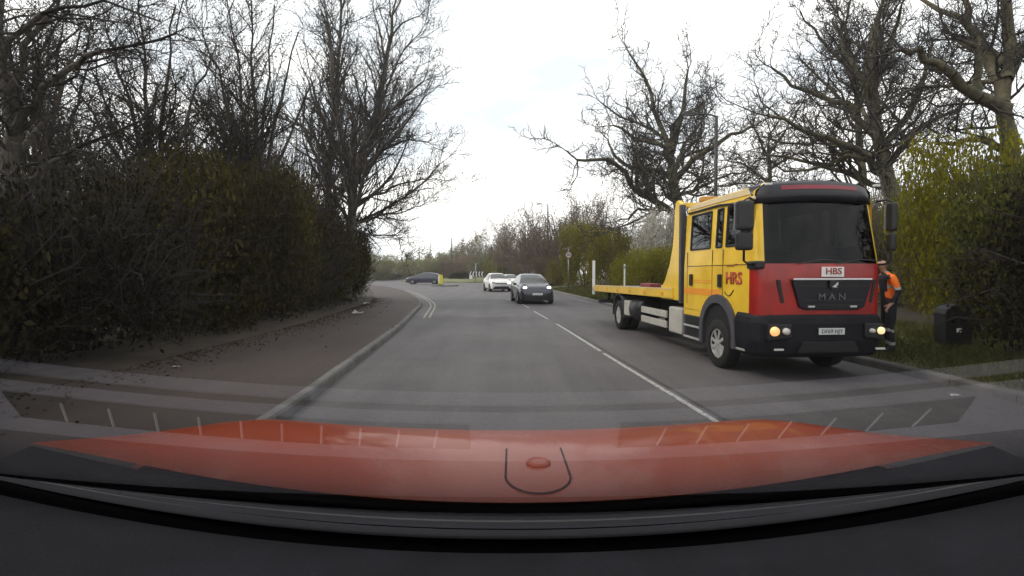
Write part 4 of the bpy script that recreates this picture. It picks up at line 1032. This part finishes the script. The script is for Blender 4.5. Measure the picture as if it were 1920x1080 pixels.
# lettering on the doors
RL = (R(90), 0, R(-90))
def side_text(s, size, y, z, m='lettering_red', bold=0.01, name='lettering', sx=1.0): return text(name, s, size, m, T, (-.006, y, z), RL, .003, bold=bold, sx=sx)
side_text('HRS', .27, .74, 1.51, sx=1.05, bold=.012)
arc = MB().tube([(-.006, 1.02 - .02 * k, 1.33 - .10 * math.sin(math.pi * (k + 2) / 16)) for k in range(15)], .008, 5); arc.build('emblem_swoosh', 'visor_black', T)
arc = MB().tube([(-.006, .95 - .035 * k, 1.70 + .004 * k + .012 * math.sin(k)) for k in range(12)], .006, 5); arc.build('emblem_swoosh', 'lettering_red', T)
MB().bx(-.005, .002, 1.45, 2.3, 1.42, 1.435).build('stripe', 'band_orange', T); MB().bx(-.005, .002, 1.5, 2.2, 1.46, 1.475).build('stripe', 'band_orange', T)
MB().bx(-.004, .002, 1.2, CL - .02, 1.20, 1.32).build('stripe', 'band_orange', T)
# grille, badge, front lettering
def fy(x): u = (x - W / 2) / (W / 2 - .2); return .07 * u * u
cx = W / 2 + .10
MB().prism([(cx - .62, 1.50), (cx + .62, 1.50), (cx + .50, 1.10), (cx + .40, 1.06), (cx - .40, 1.06), (cx - .50, 1.10)], -.022, .05, 'y').build('grille', 'visor_black', T, bevel=.012)
for z in (1.12, 1.19, 1.40): MB().bx(cx - .44 - (z - 1.1) * .25, cx + .44 + (z - 1.1) * .25, -.034, -.024, z, z + .02).build('grille_slat', 'trim_black', T)
MB().bx(cx - .62, cx + .60, -.045, -.02, 1.495, 1.525).build('chrome_bar', 'chrome', T, bevel=.006)
MB().prism([(cx - .075, 1.50), (cx + .075, 1.50), (cx + .07, 1.40), (cx + .04, 1.36), (cx - .04, 1.36), (cx - .07, 1.40)], -.058, -.046, 'y').build('badge', 'trim_black', T, bevel=.004)
MB().prism([(cx - .045, 1.40), (cx + .0, 1.43), (cx + .045, 1.47), (cx + .055, 1.44), (cx + .02, 1.40), (cx + .04, 1.385), (cx - .02, 1.395)], -.064, -.059, 'y').build('badge_emblem', 'chrome', T)
RF = (R(90), 0, 0)
text('maker_lettering', 'M A N', .135, mat('maker_metal', (.14, .14, .15), .4, metal=.6), T, (cx - .02, -.036, 1.25), RF, .004, bold=.001, sx=1.15)
for x in (-.33, .32): MB().bx(cx + x - .05, cx + x + .05, -.036, -.024, 1.10, 1.125).build('grille_light', 'lamp_clear', T)
MB().bx(cx - .165, cx + .165, -.030, .03, 1.545, 1.69).build('name_plate', 'white_paint', T, bevel=.004)
text('name_lettering', 'HBS', .135, 'truck_red', T, (cx, -.034, 1.625), RF, .003, bold=.003, sx=1.08)
for s_, x in ((1, .30), (-1, W - .16)):
    MB().prism([(x - .03, 1.50), (x + .02, 1.50), (x + .07 * s_ + .02, 1.16), (x + .07 * s_ - .03, 1.16)], -.012 + fy(x) * .9, .10, 'y').build('air_slot', 'trim_black', T)
# bumper
BZ = [(.36, -.02), (.42, .02), (.60, .045), (.86, .045), (.94, .03), (.995, .0)]
bv = []; bq = []
SB = SIDE_Y; SIDE_Y = [.62, .5, .40, .30]
for i, (z, e) in enumerate(BZ):
    q = outline(z, -e, -e * 1.2, .24, .07); n_ = len(q); bv += [(p[0], p[1], z) for p in q]
    if i: bq += [((i - 1) * n_ + j, (i - 1) * n_ + j + 1, i * n_ + j + 1, i * n_ + j) for j in range(n_ - 1)]
bq += [tuple(range(n_)), tuple((len(BZ) - 1) * n_ + j for j in range(n_))]
SIDE_Y = SB
MB().add(bv, bq).build('bumper', 'bumper_grey', T)
MB().prism([(.55, .44), (1.50, .44), (1.42, .60), (.63, .60)], -.062, -.02, 'y').build('lower_intake', 'chassis_black', T, bevel=.01)
pb = MB().bx(cx - .24, cx + .15, -.085, -.068, .705, .80).build('number_plate', 'plate_white', T, bevel=.003)
text('registration', 'DF69 HJY', .082, 'black_paint', pb, (cx - .045, -.088, .752), RF, .001, bold=.001, sx=.98)
def hl(x, y, z, r, m, nm): 
    o = MB().lathe([(-.05, r * .5), (-.035, r * .9), (.0, r), (.03, r)], (x, y, z), 'y', 22).build(nm, m, T, smooth=True); return o
MB().prism([(.10, .62), (.46, .65), (.46, .86), (.10, .86)], -.052, .10, 'y').build('headlight_recess', 'trim_black', T, bevel=.02)
hl(.19, -.045, .755, .072, 'lamp_amber_on', 'headlight'); hl(.36, -.058, .755, .052, 'lamp_clear', 'indicator')
MB().prism([(W - .40, .65), (W - .10, .62), (W - .10, .86), (W - .40, .86)], -.052, .10, 'y').build('headlight_recess', 'trim_black', T, bevel=.02)
hl(W - .155, -.04, .755, .058, 'lamp_warm_on', 'headlight'); hl(W - .30, -.058, .755, .035, 'lamp_clear', 'indicator')
for x in (.26, W - .16): MB().bx(x - .07, x + .07, -.07, -.04, .475, .505).build('marker_lamp', 'lamp_clear', T, bevel=.008)
# bumper corner steps
MB().bx(-.035, .16, .30, .60, .80, .84).build('corner_step', 'alu', T, bevel=.01); MB().bx(-.035, .16, .36, .62, .405, .44).build('corner_step', 'alu', T, bevel=.01)
# sun visor with red name band
vz = MB(); VV = []; VQ = []
prof = [(2.63, -.02), (2.66, -.10), (2.78, -.07), (2.90, -.01), (2.97, .09), (2.985, .22)]
us = [k / 16 for k in range(17)]
for (z, yo) in prof:
    for u in us:
        x = .045 + u * (W - .09); t = 2 * u - 1
        VV.append((x, yo + .17 + .10 * t * t + (.16 * max(0, abs(t) - .82) / .18), z - .05 * t * t * (1 if z > 2.9 else .2) + .03 * (1 - t * t)))
n_ = len(us)
VQ = [(i * n_ + j, i * n_ + j + 1, (i + 1) * n_ + j + 1, (i + 1) * n_ + j) for i in range(len(prof) - 1) for j in range(n_ - 1)]
vis = vz.add(VV, VQ).build('sun_visor', 'visor_black', T, smooth=True)
VV2 = []
for (f0) in (.30, .85):
    for u in us:
        i = 3; a = VV[2 * n_ + us.index(u)]; b_ = VV[3 * n_ + us.index(u)]
        VV2.append(tuple(a[q] + (b_[q] - a[q]) * f0 + (-.006 if q == 1 else 0) for q in range(3)))
MB().add(VV2, [(j, j + 1, n_ + j + 1, n_ + j) for j in range(3, 13)]).build('name_band', 'visor_red', vis, smooth=True)
for x in (.16, W - .14): MB().box((x, .10, 2.90), (.09, .05, .035)).build('marker_lamp', 'lamp_clear', T, bevel=.01)
# wipers
for x0 in (.55, 1.15): MB().tube([(x0, -.02, 1.735), (x0 + .40, .02, 1.80), (x0 + .72, .03, 1.78)], .010, 5).build('wiper', 'trim_black', wipers)
# mirrors
def tmirror(x, s_, of=.22, hw=.115):
    o = empty('mirror', (x, .16, 2.2), 0, T)
    MB().tube([(-s_ * .02, .08, .48), (s_ * of * .55, -.05, .50), (s_ * of, -.09, .46), (s_ * of, -.09, -.42), (s_ * of * .5, -.02, -.47), (-s_ * .02, .04, -.47)], .018, 8).build('arm', 'trim_black', o, smooth=True)
    MB().bx(s_ * of - hw, s_ * of + hw, -.17, -.02, .02, .45).build('housing', 'trim_black', o, bevel=.05, seg=3)
    MB().bx(s_ * of - hw, s_ * of + hw, -.16, -.02, -.27, .0).build('wide_angle_housing', 'trim_black', o, bevel=.05, seg=3)
    MB().bx(s_ * of - hw, s_ * of + hw, -.018, -.012, .05, .42).build('glass', 'alu', o)
tmirror(.0, -1); tmirror(W, 1, .085, .05)
MB().bx(-.03, .12, .08, .34, 1.66, 1.78).build('mirror_base', 'trim_black', T, bevel=.03)
MB().box((.05, .36, 2.73), (.06, .16, .05)).build('roof_lamp', 'roof_pale', T, bevel=.015)
# front wheels, arches, steps
FA = 1.22; AR = .46
for (x, s_) in ((0, -1), (W, 1)):
    ar = MB(); arc_o = []; nA = 14
    poly = [(FA + .62 * math.cos(math.pi * k / nA), .62 + .62 * math.sin(math.pi * k / nA)) for k in range(nA + 1)]; poly = [(FA + .62, .36)] + poly + [(FA - .62, .40)]
    inn = [(FA + .51 * math.cos(math.pi * k / nA), .58 + .52 * math.sin(math.pi * k / nA)) for k in range(nA + 1)]; inn = [(FA + .51, .36)] + inn + [(FA - .51, .40)]
    xo, xi = x + s_ * .055, x - s_ * .06; n_ = len(poly); vs = [(xo, *p) for p in poly] + [(xo, *p) for p in inn] + [(xi, *p) for p in poly] + [(xi, *p) for p in inn]; fs = []
    for k in range(n_ - 1):
        fs += [(k, k + 1, n_ + k + 1, n_ + k), (2 * n_ + k, 2 * n_ + k + 1, k + 1, k), (n_ + k, n_ + k + 1, 3 * n_ + k + 1, 3 * n_ + k)]
    ar.add(vs, fs).build('wheel_arch', 'fender_grey', T)
    MB().prism(inn, x + s_ * .010, x - s_ * .35, 'x').build('wheel_well', 'chassis_black', T)
    wheel(T, x - s_ * .085, FA, .41, .24, s_, rim='alu', spokes=8)
    MB().bx(min(x, x - s_ * .3), max(x, x - s_ * .3), FA + .62, CL, .80, .92).build('cab_skirt', 'truck_yellow', T)
    st = MB().bx(min(x + s_ * .01, x - s_ * .25), max(x + s_ * .01, x - s_ * .25), FA + .625, CL - .02, .34, .795).build('step_well', 'fender_grey', T)
    for z in (.36, .58): MB().bx(min(x + s_ * .04, x - s_ * .05), max(x + s_ * .04, x - s_ * .05), FA + .66, CL - .06, z, z + .035).build('step', 'alu', T, bevel=.008)
    MB().bx(min(x + s_ * .016, x - s_ * .02), max(x + s_ * .016, x - s_ * .02), FA + .70, CL - .12, .62, .78).build('step_recess', 'chassis_black', T)
    MB().bx(min(x + s_ * .016, x - s_ * .02), max(x + s_ * .016, x - s_ * .02), FA + .70, CL - .12, .41, .57).build('step_recess', 'chassis_black', T)
# chassis
for x in (.55, W - .55): MB().bx(x - .05, x + .05, .5, 9.3, .72, .95).build('chassis_rail', 'chassis_black', T)
MB().bx(.35, W - .35, .4, CL, .45, .9).build('engine_bay', 'chassis_black', T)
# flatbed: deck, edge beams, headboard
B0, B1 = 3.05, 9.75
def bz(y): return 1.25 - .085 * (y - B0) / (B1 - B0)
bl, br = -.06, W + .06
bed = MB(); bed.add([(bl + .05, B0, bz(B0) - .06), (br - .05, B0, bz(B0) - .06), (br - .05, B1, bz(B1) - .06), (bl + .05, B1, bz(B1) - .06), (bl + .05, B0, bz(B0) - .01), (br - .05, B0, bz(B0) - .01), (br - .05, B1, bz(B1) - .01), (bl + .05, B1, bz(B1) - .01)], [(0, 1, 2, 3), (4, 5, 6, 7), (0, 1, 5, 4), (1, 2, 6, 5), (2, 3, 7, 6), (3, 0, 4, 7)])
bed.build('deck', 'deck_grey', T)
for x0, x1 in ((bl, bl + .05), (br - .05, br)):
    e = MB(); e.add([(x, y, bz(y) + dz) for x in (x0, x1) for y in (B0, B1) for dz in (-.17, .03)], [(0, 1, 3, 2), (4, 6, 7, 5), (0, 4, 5, 1), (2, 3, 7, 6), (0, 2, 6, 4), (1, 5, 7, 3)])
    be = e.build('edge_beam', 'truck_yellow', T, bevel=.008)
    s_ = -1 if x0 < 1 else 1; xx = x0 - .004 if s_ < 0 else x1 + .004
    e = MB(); e.add([(xx, B0, bz(B0) + .015), (xx, B1, bz(B1) + .015), (xx, B1, bz(B1) + .038), (xx, B0, bz(B0) + .038), (xx - s_ * .03, B0, bz(B0) + .038), (xx - s_ * .03, B1, bz(B1) + .038)], [(0, 1, 2, 3), (3, 2, 5, 4)]); e.build('edge_rail', 'roof_pale', be)
    for k in range(6):
        y = B0 + .5 + k * 1.12
        MB().bx(min(xx, xx + s_ * .012), max(xx, xx + s_ * .012), y, y + .10, bz(y) - .12, bz(y) - .05).build('side_marker', 'band_orange', be)
for k in range(7): 
    y = B0 + .5 + k * .95; MB().bx(.1, W - .1, y, y + .09, bz(y) - .19, bz(y) - .07).build('cross_member', 'chassis_black', T)
MB().bx(.20, W - .20, 4.2, 7.6, bz(6) - .008, bz(6) + .012).build('deck_plate', 'deck_grey', T)
MB().box((.62, 6.2, bz(6) + .06), (.30, .8, .10)).build('winch_bracket', 'sign_red', T, bevel=.02); MB().box((.5, 4.3, bz(4.5) + .07), (.3, .3, .12)).build('winch', 'deck_grey', T, bevel=.02)
for x0, x1 in ((-.03, .05), (W - .05, W + .03)):
    hp = [(2.90, 1.05), (2.90, 2.90), (2.80, 3.02), (2.70, 3.03), (2.70, 2.96), (2.80, 2.93), (3.0, 2.86), (3.02, 2.6), (3.10, 2.15), (3.28, 1.75), (3.55, 1.42), (3.75, 1.24), (3.75, 1.05)]
    hp = [(2.95, 1.05), (2.78, 1.05), (2.78, 2.98), (2.88, 3.06), (2.98, 3.04), (3.03, 2.90), (3.05, 2.55), (3.12, 2.15), (3.28, 1.78), (3.52, 1.45), (3.75, 1.27), (3.75, 1.05)]
    MB().prism(hp, x0, x1, 'x').build('headboard_side', 'truck_yellow', T)
    MB().bx(x0 - .006, x1 + .006, 2.70, 2.80, 1.0, 2.95).build('headboard_post', 'fender_grey', T)
MB().bx(0, W, 2.86, 2.94, 2.92, 3.02).build('headboard_bar', 'truck_yellow', T, bevel=.015)
MB().bx(0, W, 2.84, 2.88, 1.1, 1.9).build('headboard_mesh', 'chassis_black', T)
MB().box((W / 2 + .0, 2.90, 3.09), (1.1, .18, .11)).build('light_bar', 'lamp_amber_off' if 'lamp_amber_off' in MATS else mat('lamp_amber_off', (.45, .22, .03), .2), T, bevel=.03)
# underside: tank, guards, boxes, rear wheels
MB().bx(-.01, .42, CL + .10, CL + .75, .36, .90).build('fuel_tank', 'tank_white', T, bevel=.05, seg=3)
for z in (.42, .64): MB().bx(-.02, .02, CL + .85, CL + 2.45, z, z + .15).build('side_guard', 'tank_white', T, bevel=.01)
MB().lathe([(0, .02), (.0, .27), (.02, .30), (.75, .30), (.77, .27), (.77, .02)], (.24, CL + 2.55, .66), 'y', 20).build('air_tank', 'trim_black', T, smooth=True)
MB().bx(-.02, .40, CL + 3.4, CL + 3.85, .46, .86).build('side_box', 'tank_white', T, bevel=.03)
RA = 7.0
for (x, s_) in ((0, -1), (W, 1)):
    wheel(T, x - s_ * .10, RA, .41, .25, s_, rim='alu', spokes=8); wheel(T, x - s_ * .38, RA, .41, .24, s_, rim='alu', spokes=8)
    ar = MB(); nA = 12; po = [(RA + .56 * math.cos(a), .46 + .56 * math.sin(a)) for a in np.linspace(-.15, math.pi + .15, nA + 1)]; pi_ = [(RA + .53 * math.cos(a), .46 + .53 * math.sin(a)) for a in np.linspace(-.15, math.pi + .15, nA + 1)]
    ar.prism(po + pi_[::-1], x + s_ * .03, x - s_ * .5, 'x'); ar.build('mudguard', 'fender_grey', T)
MB().bx(.5, W - .5, RA - .08, RA + .08, .33, .5).build('rear_axle', 'chassis_black', T)
MB().bx(.0, W, B1 - .5, B1 - .38, .62, .74).build('underrun_bar', 'fender_grey', T)
for x in (.35, W - .35): MB().bx(x - .04, x + .04, B1 - .5, B1 - .42, .72, 1.05).build('underrun_bracket', 'chassis_black', T)
MB().bx(.05, W - .05, B1 - .02, B1 + .05, 1.0, 1.12).build('tail_beam', 'chassis_black', T)
MB().bx(-.10, -.02, B1 - .05, B1 + .03, .88, 2.02).build('marker_pole', 'white_paint', T, bevel=.01)
MB().bx(-.12, .03, B1 - .07, B1 - .055, 1.02, 1.12).build('tail_lamp', 'lamp_clear', T)

# ------------------------------------------------------------------ person beside the truck
mat('hivis_orange', (0.90, 0.17, 0.010), 0.7, var=0.12, scale=9, bump=0.3, bscale=14); mat('navy_cloth', (0.012, 0.013, 0.024), 0.85, var=0.3, scale=9, bump=0.3, bscale=14); mat('reflective', (0.42, 0.43, 0.44), 0.4, var=0.1)
mat('skin', (0.42, 0.24, 0.17), 0.55, var=0.08); mat('hair_dark', (0.03, 0.022, 0.018), 0.7, var=0.3, scale=30); mat('boot', (0.02, 0.018, 0.017), 0.6); mat('maroon', (0.08, 0.015, 0.015), 0.8)
def person(loc, rz):
    root = empty('person', loc, rz); tag(root, 'person in orange hi-vis jacket and navy trousers standing beside the truck cab door', 'person')
    V = []; E = []; RD = []
    def v(p, r, par=None):
        V.append(p); RD.append(r if isinstance(r, tuple) else (r, r)); k = len(V) - 1
        if par is not None: E.append((par, k))
        return k
    pel = v((0, 0, .95), (.13, .16)); sp = v((-.02, 0, 1.14), (.12, .15), pel); ch = v((-.04, 0, 1.34), (.13, .18), sp); ut = v((-.07, 0, 1.46), (.09, .12), ch)
    nk = v((-.10, 0, 1.53), .055, ut); h0 = v((-.13, 0, 1.60), (.07, .062), nk); h1 = v((-.135, 0, 1.69), (.098, .076), h0); h2 = v((-.12, 0, 1.77), (.08, .066), h1)
    v((-.235, 0, 1.655), (.014, .012), h1)                                   # nose
    for s_ in (-1, 1): v((-.115, s_ * .085, 1.665), (.018, .008), h1)          # ears
    for s_ in (-1, 1):
        sh = v((-.05, s_ * .185, 1.435), .070, ut); el = v((.03 if s_ < 0 else -.05, s_ * .245, 1.155), .055, sh)
        wr = v((-.09 if s_ < 0 else -.24, s_ * .25, .955 if s_ < 0 else 1.08), .036, el)
        dx = -.045 if s_ < 0 else -.07; dz = -.055 if s_ < 0 else -.005
        pm = v((-.09 + dx if s_ < 0 else -.24 + dx, s_ * .25, (.955 if s_ < 0 else 1.08) + dz), (.018, .038), wr)
        b = Vector(V[pm])
        for f, ln in ((-.028, .070), (-.010, .082), (.010, .078), (.028, .062)):
            m1 = v((b.x + dx * .75, b.y + f, b.z + dz * .8 - .005), .0095, pm); m2 = v((b.x + dx * .9 - ln * .15, b.y + f, b.z + dz * .8 - ln * .45 - .01), .0088, m1); v((b.x + dx * .7, b.y + f, b.z + dz - ln * .75), .0080, m2)
        t1 = v((b.x - .03, b.y - s_ * .045, b.z + .015), .011, pm); v((b.x - .06, b.y - s_ * .045, b.z - .015), .0095, t1)
    for s_ in (-1, 1):
        hp = v((.0, s_ * .095, .86), .105, pel); kn = v((-.045 if s_ < 0 else .03, s_ * .11, .49), .075, hp); an = v((.02 if s_ < 0 else .10, s_ * .12, .10), .055, kn)
        he = v((.05 if s_ < 0 else .13, s_ * .12, .05), .045, an); v((-.13 if s_ < 0 else -.04, s_ * .13, .045), (.04, .05), an)
    me = bpy.data.meshes.new('tmp'); me.from_pydata(V, E, []); o = bpy.data.objects.new('tmp', me); COL.objects.link(o)
    bpy.context.view_layer.objects.active = o
    m = o.modifiers.new('Skin', 'SKIN'); m.use_smooth_shade = True; m.branch_smoothing = 0.6
    if not me.skin_vertices:
        bpy.ops.object.select_all(action='DESELECT'); o.select_set(True); bpy.ops.mesh.customdata_skin_add()
    for i, r in enumerate(RD): me.skin_vertices[0].data[i].radius = r
    me.skin_vertices[0].data[0].use_root = True
    o.modifiers.new('Sub', 'SUBSURF').levels = 2; o.modifiers['Sub'].render_levels = 2
    dg = bpy.context.evaluated_depsgraph_get(); dg.update()
    bmx = bpy.data.meshes.new_from_object(o.evaluated_get(dg)); bpy.data.objects.remove(o)
    bmx.materials.clear()
    for k in ('skin', 'hivis_orange', 'navy_cloth', 'reflective', 'boot', 'hair_dark', 'maroon'): bmx.materials.append(MATS[k])
    for p in bmx.polygons:
        c = p.center; z = c.z; arm = abs(c.y) > .20 and z < 1.40
        if z > 1.515 or (arm and ((c.y < 0 and z < .965) or (c.y > 0 and c.x < -.22))): k = 0
        elif arm: k = 1 if z > 1.25 else (3 if z > 1.20 else 2)
        elif z > .98:
            k = (1 if z > 1.05 else 6) if c.x > -.10 else 2
            if 1.22 < z < 1.28 and k == 1: k = 3
        elif .42 < z < .475 or .17 < z < .235: k = 3
        elif z < .09: k = 4
        else: k = 2
        if z > 1.60 and (c.x > -.10 or z > 1.735): k = 5
        p.material_index = k; p.use_smooth = True
    b = bpy.data.objects.new('body', bmx); COL.objects.link(b); b.parent = root
    for s_ in (-1, 1):
        MB().lathe([(-.008, .004), (0, .010), (.006, .004)], (-.222, s_ * .032, 1.685), 'x', 8).build('eye', 'hair_dark', root)
        MB().bx(-.15 if s_ < 0 else -.06, .09 if s_ < 0 else .17, s_ * .125 - .05, s_ * .125 + .05, -.012, .035).build('boot', 'boot', root, bevel=.015)
    MB().tube([(-.212, -.03, 1.607), (-.222, 0, 1.605), (-.212, .03, 1.607)], .006, 5).build('mouth', 'maroon', root)
    return root
person((P(1668, 512, 9.0).x, 9.0, 0.15), R(-8)).scale = (.96, .96, .96)

# ------------------------------------------------------------------ our own car: bonnet, windscreen, dashboard
mat('own_red', (0.40, 0.060, 0.018), 0.36, coat=0.5, var=0.05, scale=4); mat('cowl_black', (0.012, 0.012, 0.015), 0.9, var=0.15, bump=0.1, bscale=80, spec=0.08); mat('dash_grey', (0.042, 0.041, 0.049), 0.85, var=0.15, scale=8, bump=0.25, bscale=220, spec=0.05)
mat('void_black', (0.004, 0.004, 0.004), 0.9, var=0.1, spec=0.0); mat('vent_slat', (0.045, 0.045, 0.05), 0.6, var=0.1); mat('headlining', (0.02, 0.02, 0.02), 0.9); mat('frit_black', (0.006, 0.006, 0.007), 0.6)
glassmat('own_windscreen', (0.96, 0.965, 0.965), 1.0, 0.0, 1.5, 1.5, 0.80); glassmat('own_side_glass', (0.85, 0.86, 0.86), 1.0, 0.0, 1.5, 1.0)
O = empty('camera_car', (0, 0, 0)); tag(O, 'orange-red car we look out of, its bonnet and dashboard along the bottom', 'car')
HW = 1.10
def sm(x): return 0.10 * (x / 0.9) ** 2              # the whole front end lifts a little towards the sides
def grid(name, fn, us, vs, m, parent, smooth=True, flip=False):
    pts = [fn(u, v_) for u in us for v_ in vs]; nv = len(vs)
    fs = [(i * nv + j, i * nv + j + 1, (i + 1) * nv + j + 1, (i + 1) * nv + j) for i in range(len(us) - 1) for j in range(nv - 1)]
    return MB().add(pts, fs).build(name, m, parent, smooth=smooth)
XS = list(np.linspace(-HW, HW, 33))
def bon(x, t):
    y = 1.125 + .93 * t; z = 1.075 + sm(x) * (1 - .42 * t) - .055 * t - .075 * t ** 4
    ed = max(0, abs(x) - .86) / .16; z -= .05 * ed * ed * (.1 + .9 * t)
    return (x, y - .10 * (x / HW) ** 2 * t, z)
bonnet = grid('bonnet', bon, XS, list(np.linspace(0, 1, 16)), 'own_red', O)
grid('front_end', lambda x, t: (x * (1 + .0 * t), bon(x, 1)[1] + .10 * math.sin(t * 1.57), bon(x, 1)[2] - .45 * t), XS, list(np.linspace(0, 1, 6)), 'own_red', O)
# U-shaped line and raised disc on the bonnet
fl = MB(); n = 22; cxf, cyf = .068, 1.27
pts = [(cxf + .085 * math.sin(a), 1.30 - .125 * math.cos(a)) for a in np.linspace(-1.5, 1.5, n)]
pts = [(cxf - .085, 1.55)] + pts + [(cxf + .085, 1.55)]
def bonz(x, y): return bon(x, (y - 1.125) / .93)[2]
fl.tube([(x, y, bonz(x, y) + .001) for x, y in pts], .0032, 6); fl.build('bonnet_u_line', mat('u_line_red', (.05, .008, .006), .6), bonnet)
MB().lathe([(-.004, .036), (.006, .034), (.010, .028), (.006, .022), (.006, .004)], (.075, 1.40, bonz(.075, 1.40)), 'z', 24).build('round_cap', 'own_red', bonnet)
grid('cowl', lambda x, t: (x, .985 + .145 * t, 1.066 + sm(x) * .93 - .004 * math.sin(3.14 * t)), XS, [0, .25, .5, .75, 1], 'cowl_black', O)
# windscreen
TH = R(30)
def ws(x, t):
    k = 1 - .16 * t
    return (x * k, 1.0 - 1.13 * t * math.cos(TH) - .02 * (x / HW) ** 2, 1.085 + sm(x) * (1 - .6 * t) + 1.13 * t * math.sin(TH))
scr = grid('windscreen', ws, XS, list(np.linspace(0, 1, 14)), 'own_windscreen', O)
grid('frit_band', lambda x, t: (lambda q: (q[0], q[1] - .004, q[2] - .006))(ws(x, .052 * t)), XS, [0, 1], 'frit_black', scr)
# dashboard with demister vents and a seam
def dash_pt(x, t): return (x, 1.0 - t, 1.07 + sm(x) * (1 - .25 * t) + .010 * math.sin(min(t, .5) * 6))
grid('dash_gap', lambda x, t: (x, 1.0 - t, 1.055 + sm(x)), XS, [-.01, .04, .085], 'void_black', O)  # flat black strip painted for the shade of a deep gap
def cv(x): return .085 * (x / .75) ** 2
dsh = grid('dashboard', lambda x, u: dash_pt(x, .19 + cv(x) * .9 + u * (.17 + cv(x) * .1)), XS, list(np.linspace(0, 1, 9)), 'dash_grey', O)
grid('dash_front_dimmed', lambda x, u: (lambda q: (q[0], q[1], q[2] - .003))(dash_pt(x, .075 + u * (.12 + cv(x) * .9))), XS, list(np.linspace(0, 1, 9)), mat('dash_dimmed', (.012, .012, .015), .85, var=.15, scale=8, bump=.25, bscale=220, spec=.05), dsh)  # same dash painted darker for a dim foreground; grey rear keeps the reflection
grid('dash_face', lambda x, t: (x, dash_pt(x, .36 + cv(x))[1] - .08 * t, dash_pt(x, .36 + cv(x))[2] - .30 * t * t), XS, list(np.linspace(0, 1, 6)), 'void_black', dsh)
grid('dash_seam', lambda x, t: (lambda q: (q[0], q[1], q[2] + .002))(dash_pt(x, t + cv(x))), XS, [.318, .325, .332], 'void_black', dsh)
for xa, xb in ((-.80, -.075), (.19, .74)):
    xs = list(np.linspace(xa, xb, 16)); ta, tb = .225, .288
    vt = grid('demister_vent', lambda x, t: (lambda q: (q[0], q[1], q[2] + .002))(dash_pt(x, t + cv(x))), xs, [ta, (ta + tb) / 2, tb], 'void_black', dsh)  # black sheet on the dash, shade of the vent slots as colour
    k = 11 if xa < 0 else 8
    for i in range(1, k):
        x = xa + (xb - xa) * i / k; q0, q1 = dash_pt(x, ta + .006 + cv(x)), dash_pt(x + .010, tb - .012 + cv(x))
        MB().tube([(q0[0], q0[1], q0[2] + .005), (q1[0], q1[1], q1[2] + .005)], .0022, 5).build('vent_slat', 'vent_slat', vt)
# cabin shell round the camera
grid('roof', lambda x, t: (x * .84, -.0 - 2.3 * t, 1.70 + .03 * (1 - (x / HW) ** 2) - .10 * t * t), XS, list(np.linspace(0, 1, 8)), 'own_red', O)
grid('headlining', lambda x, t: (x * .82, .0 - 2.28 * t, 1.665 + .03 * (1 - (x / HW) ** 2) - .10 * t * t), XS, list(np.linspace(0, 1, 8)), 'headlining', O)
for s_ in (-1, 1):
    MB().tube([(s_ * 1.09, 1.0, 1.18), (s_ * .95, .45, 1.42), (s_ * .87, -.02, 1.67)], .035, 8).build('windscreen_pillar', 'headlining', O, smooth=True)
    dr = MB(); dr.bx(s_ * 1.12 - .03, s_ * 1.12 + .03, -2.4, .95, .35, 1.08); dr.build('door', 'own_red', O, bevel=.02)
    MB().bx(s_ * 1.035 - .05, s_ * 1.035 + .05, -2.36, .96, .37, 1.16).build('door_lining', 'void_black', O, bevel=.01)  # lining made tall and thick to block a stray windscreen reflection
    MB().add([(s_ * 1.12, .95, 1.09), (s_ * 1.12, -1.1, 1.09), (s_ * .88, -1.1, 1.66), (s_ * .88, -.02, 1.66)], [(0, 1, 2, 3)]).build('side_window', 'own_side_glass', O)
    MB().bx(s_ * .97 - .09, s_ * .97 + .09, -2.4, -1.1, 1.105, 1.62).build('quarter_panel', 'own_red', O, bevel=.03)
    MB().prism([(.80, .36), (2.0, .36), (2.08, .62), (2.02, .98), (1.1, 1.07), (.80, 1.07)], s_ * 1.08, s_ * 1.12, 'x').build('wing', 'own_red', O, bevel=.015)
    wheel(O, s_ * .95, 1.45, .34, .22, s_); wheel(O, s_ * .95, -1.55, .34, .22, s_)
MB().bx(-1.0, 1.0, -2.45, -2.38, .4, 1.62).build('tailgate', 'own_red', O, bevel=.02)
MB().bx(-1.0, 1.0, -2.4, 1.0, .28, .36).build('floor_pan', 'chassis_black', O)
for x in (-.45, .45): MB().bx(x - .25, x + .25, -.75, -.60, .6, 1.25).build('seat', 'seat_dark', O, bevel=.06)

# ------------------------------------------------------------------ air
mh = bpy.data.materials.new('haze'); mh.use_nodes = True; nh = mh.node_tree.nodes; nh.clear()
oh = nh.new('ShaderNodeOutputMaterial'); ph = nh.new('ShaderNodeVolumePrincipled'); ph.inputs['Color'].default_value = (0.985, 0.99, 0.995, 1); ph.inputs['Density'].default_value = 0.0006; ph.inputs['Anisotropy'].default_value = 0.2
mh.node_tree.links.new(ph.outputs[0], oh.inputs['Volume'])
hz = MB().bx(-330, 330, -60, 420, -1.2, 34).build('haze', mh); tag(hz, 'thin pale haze softening the far trees', 'haze', kind='stuff')
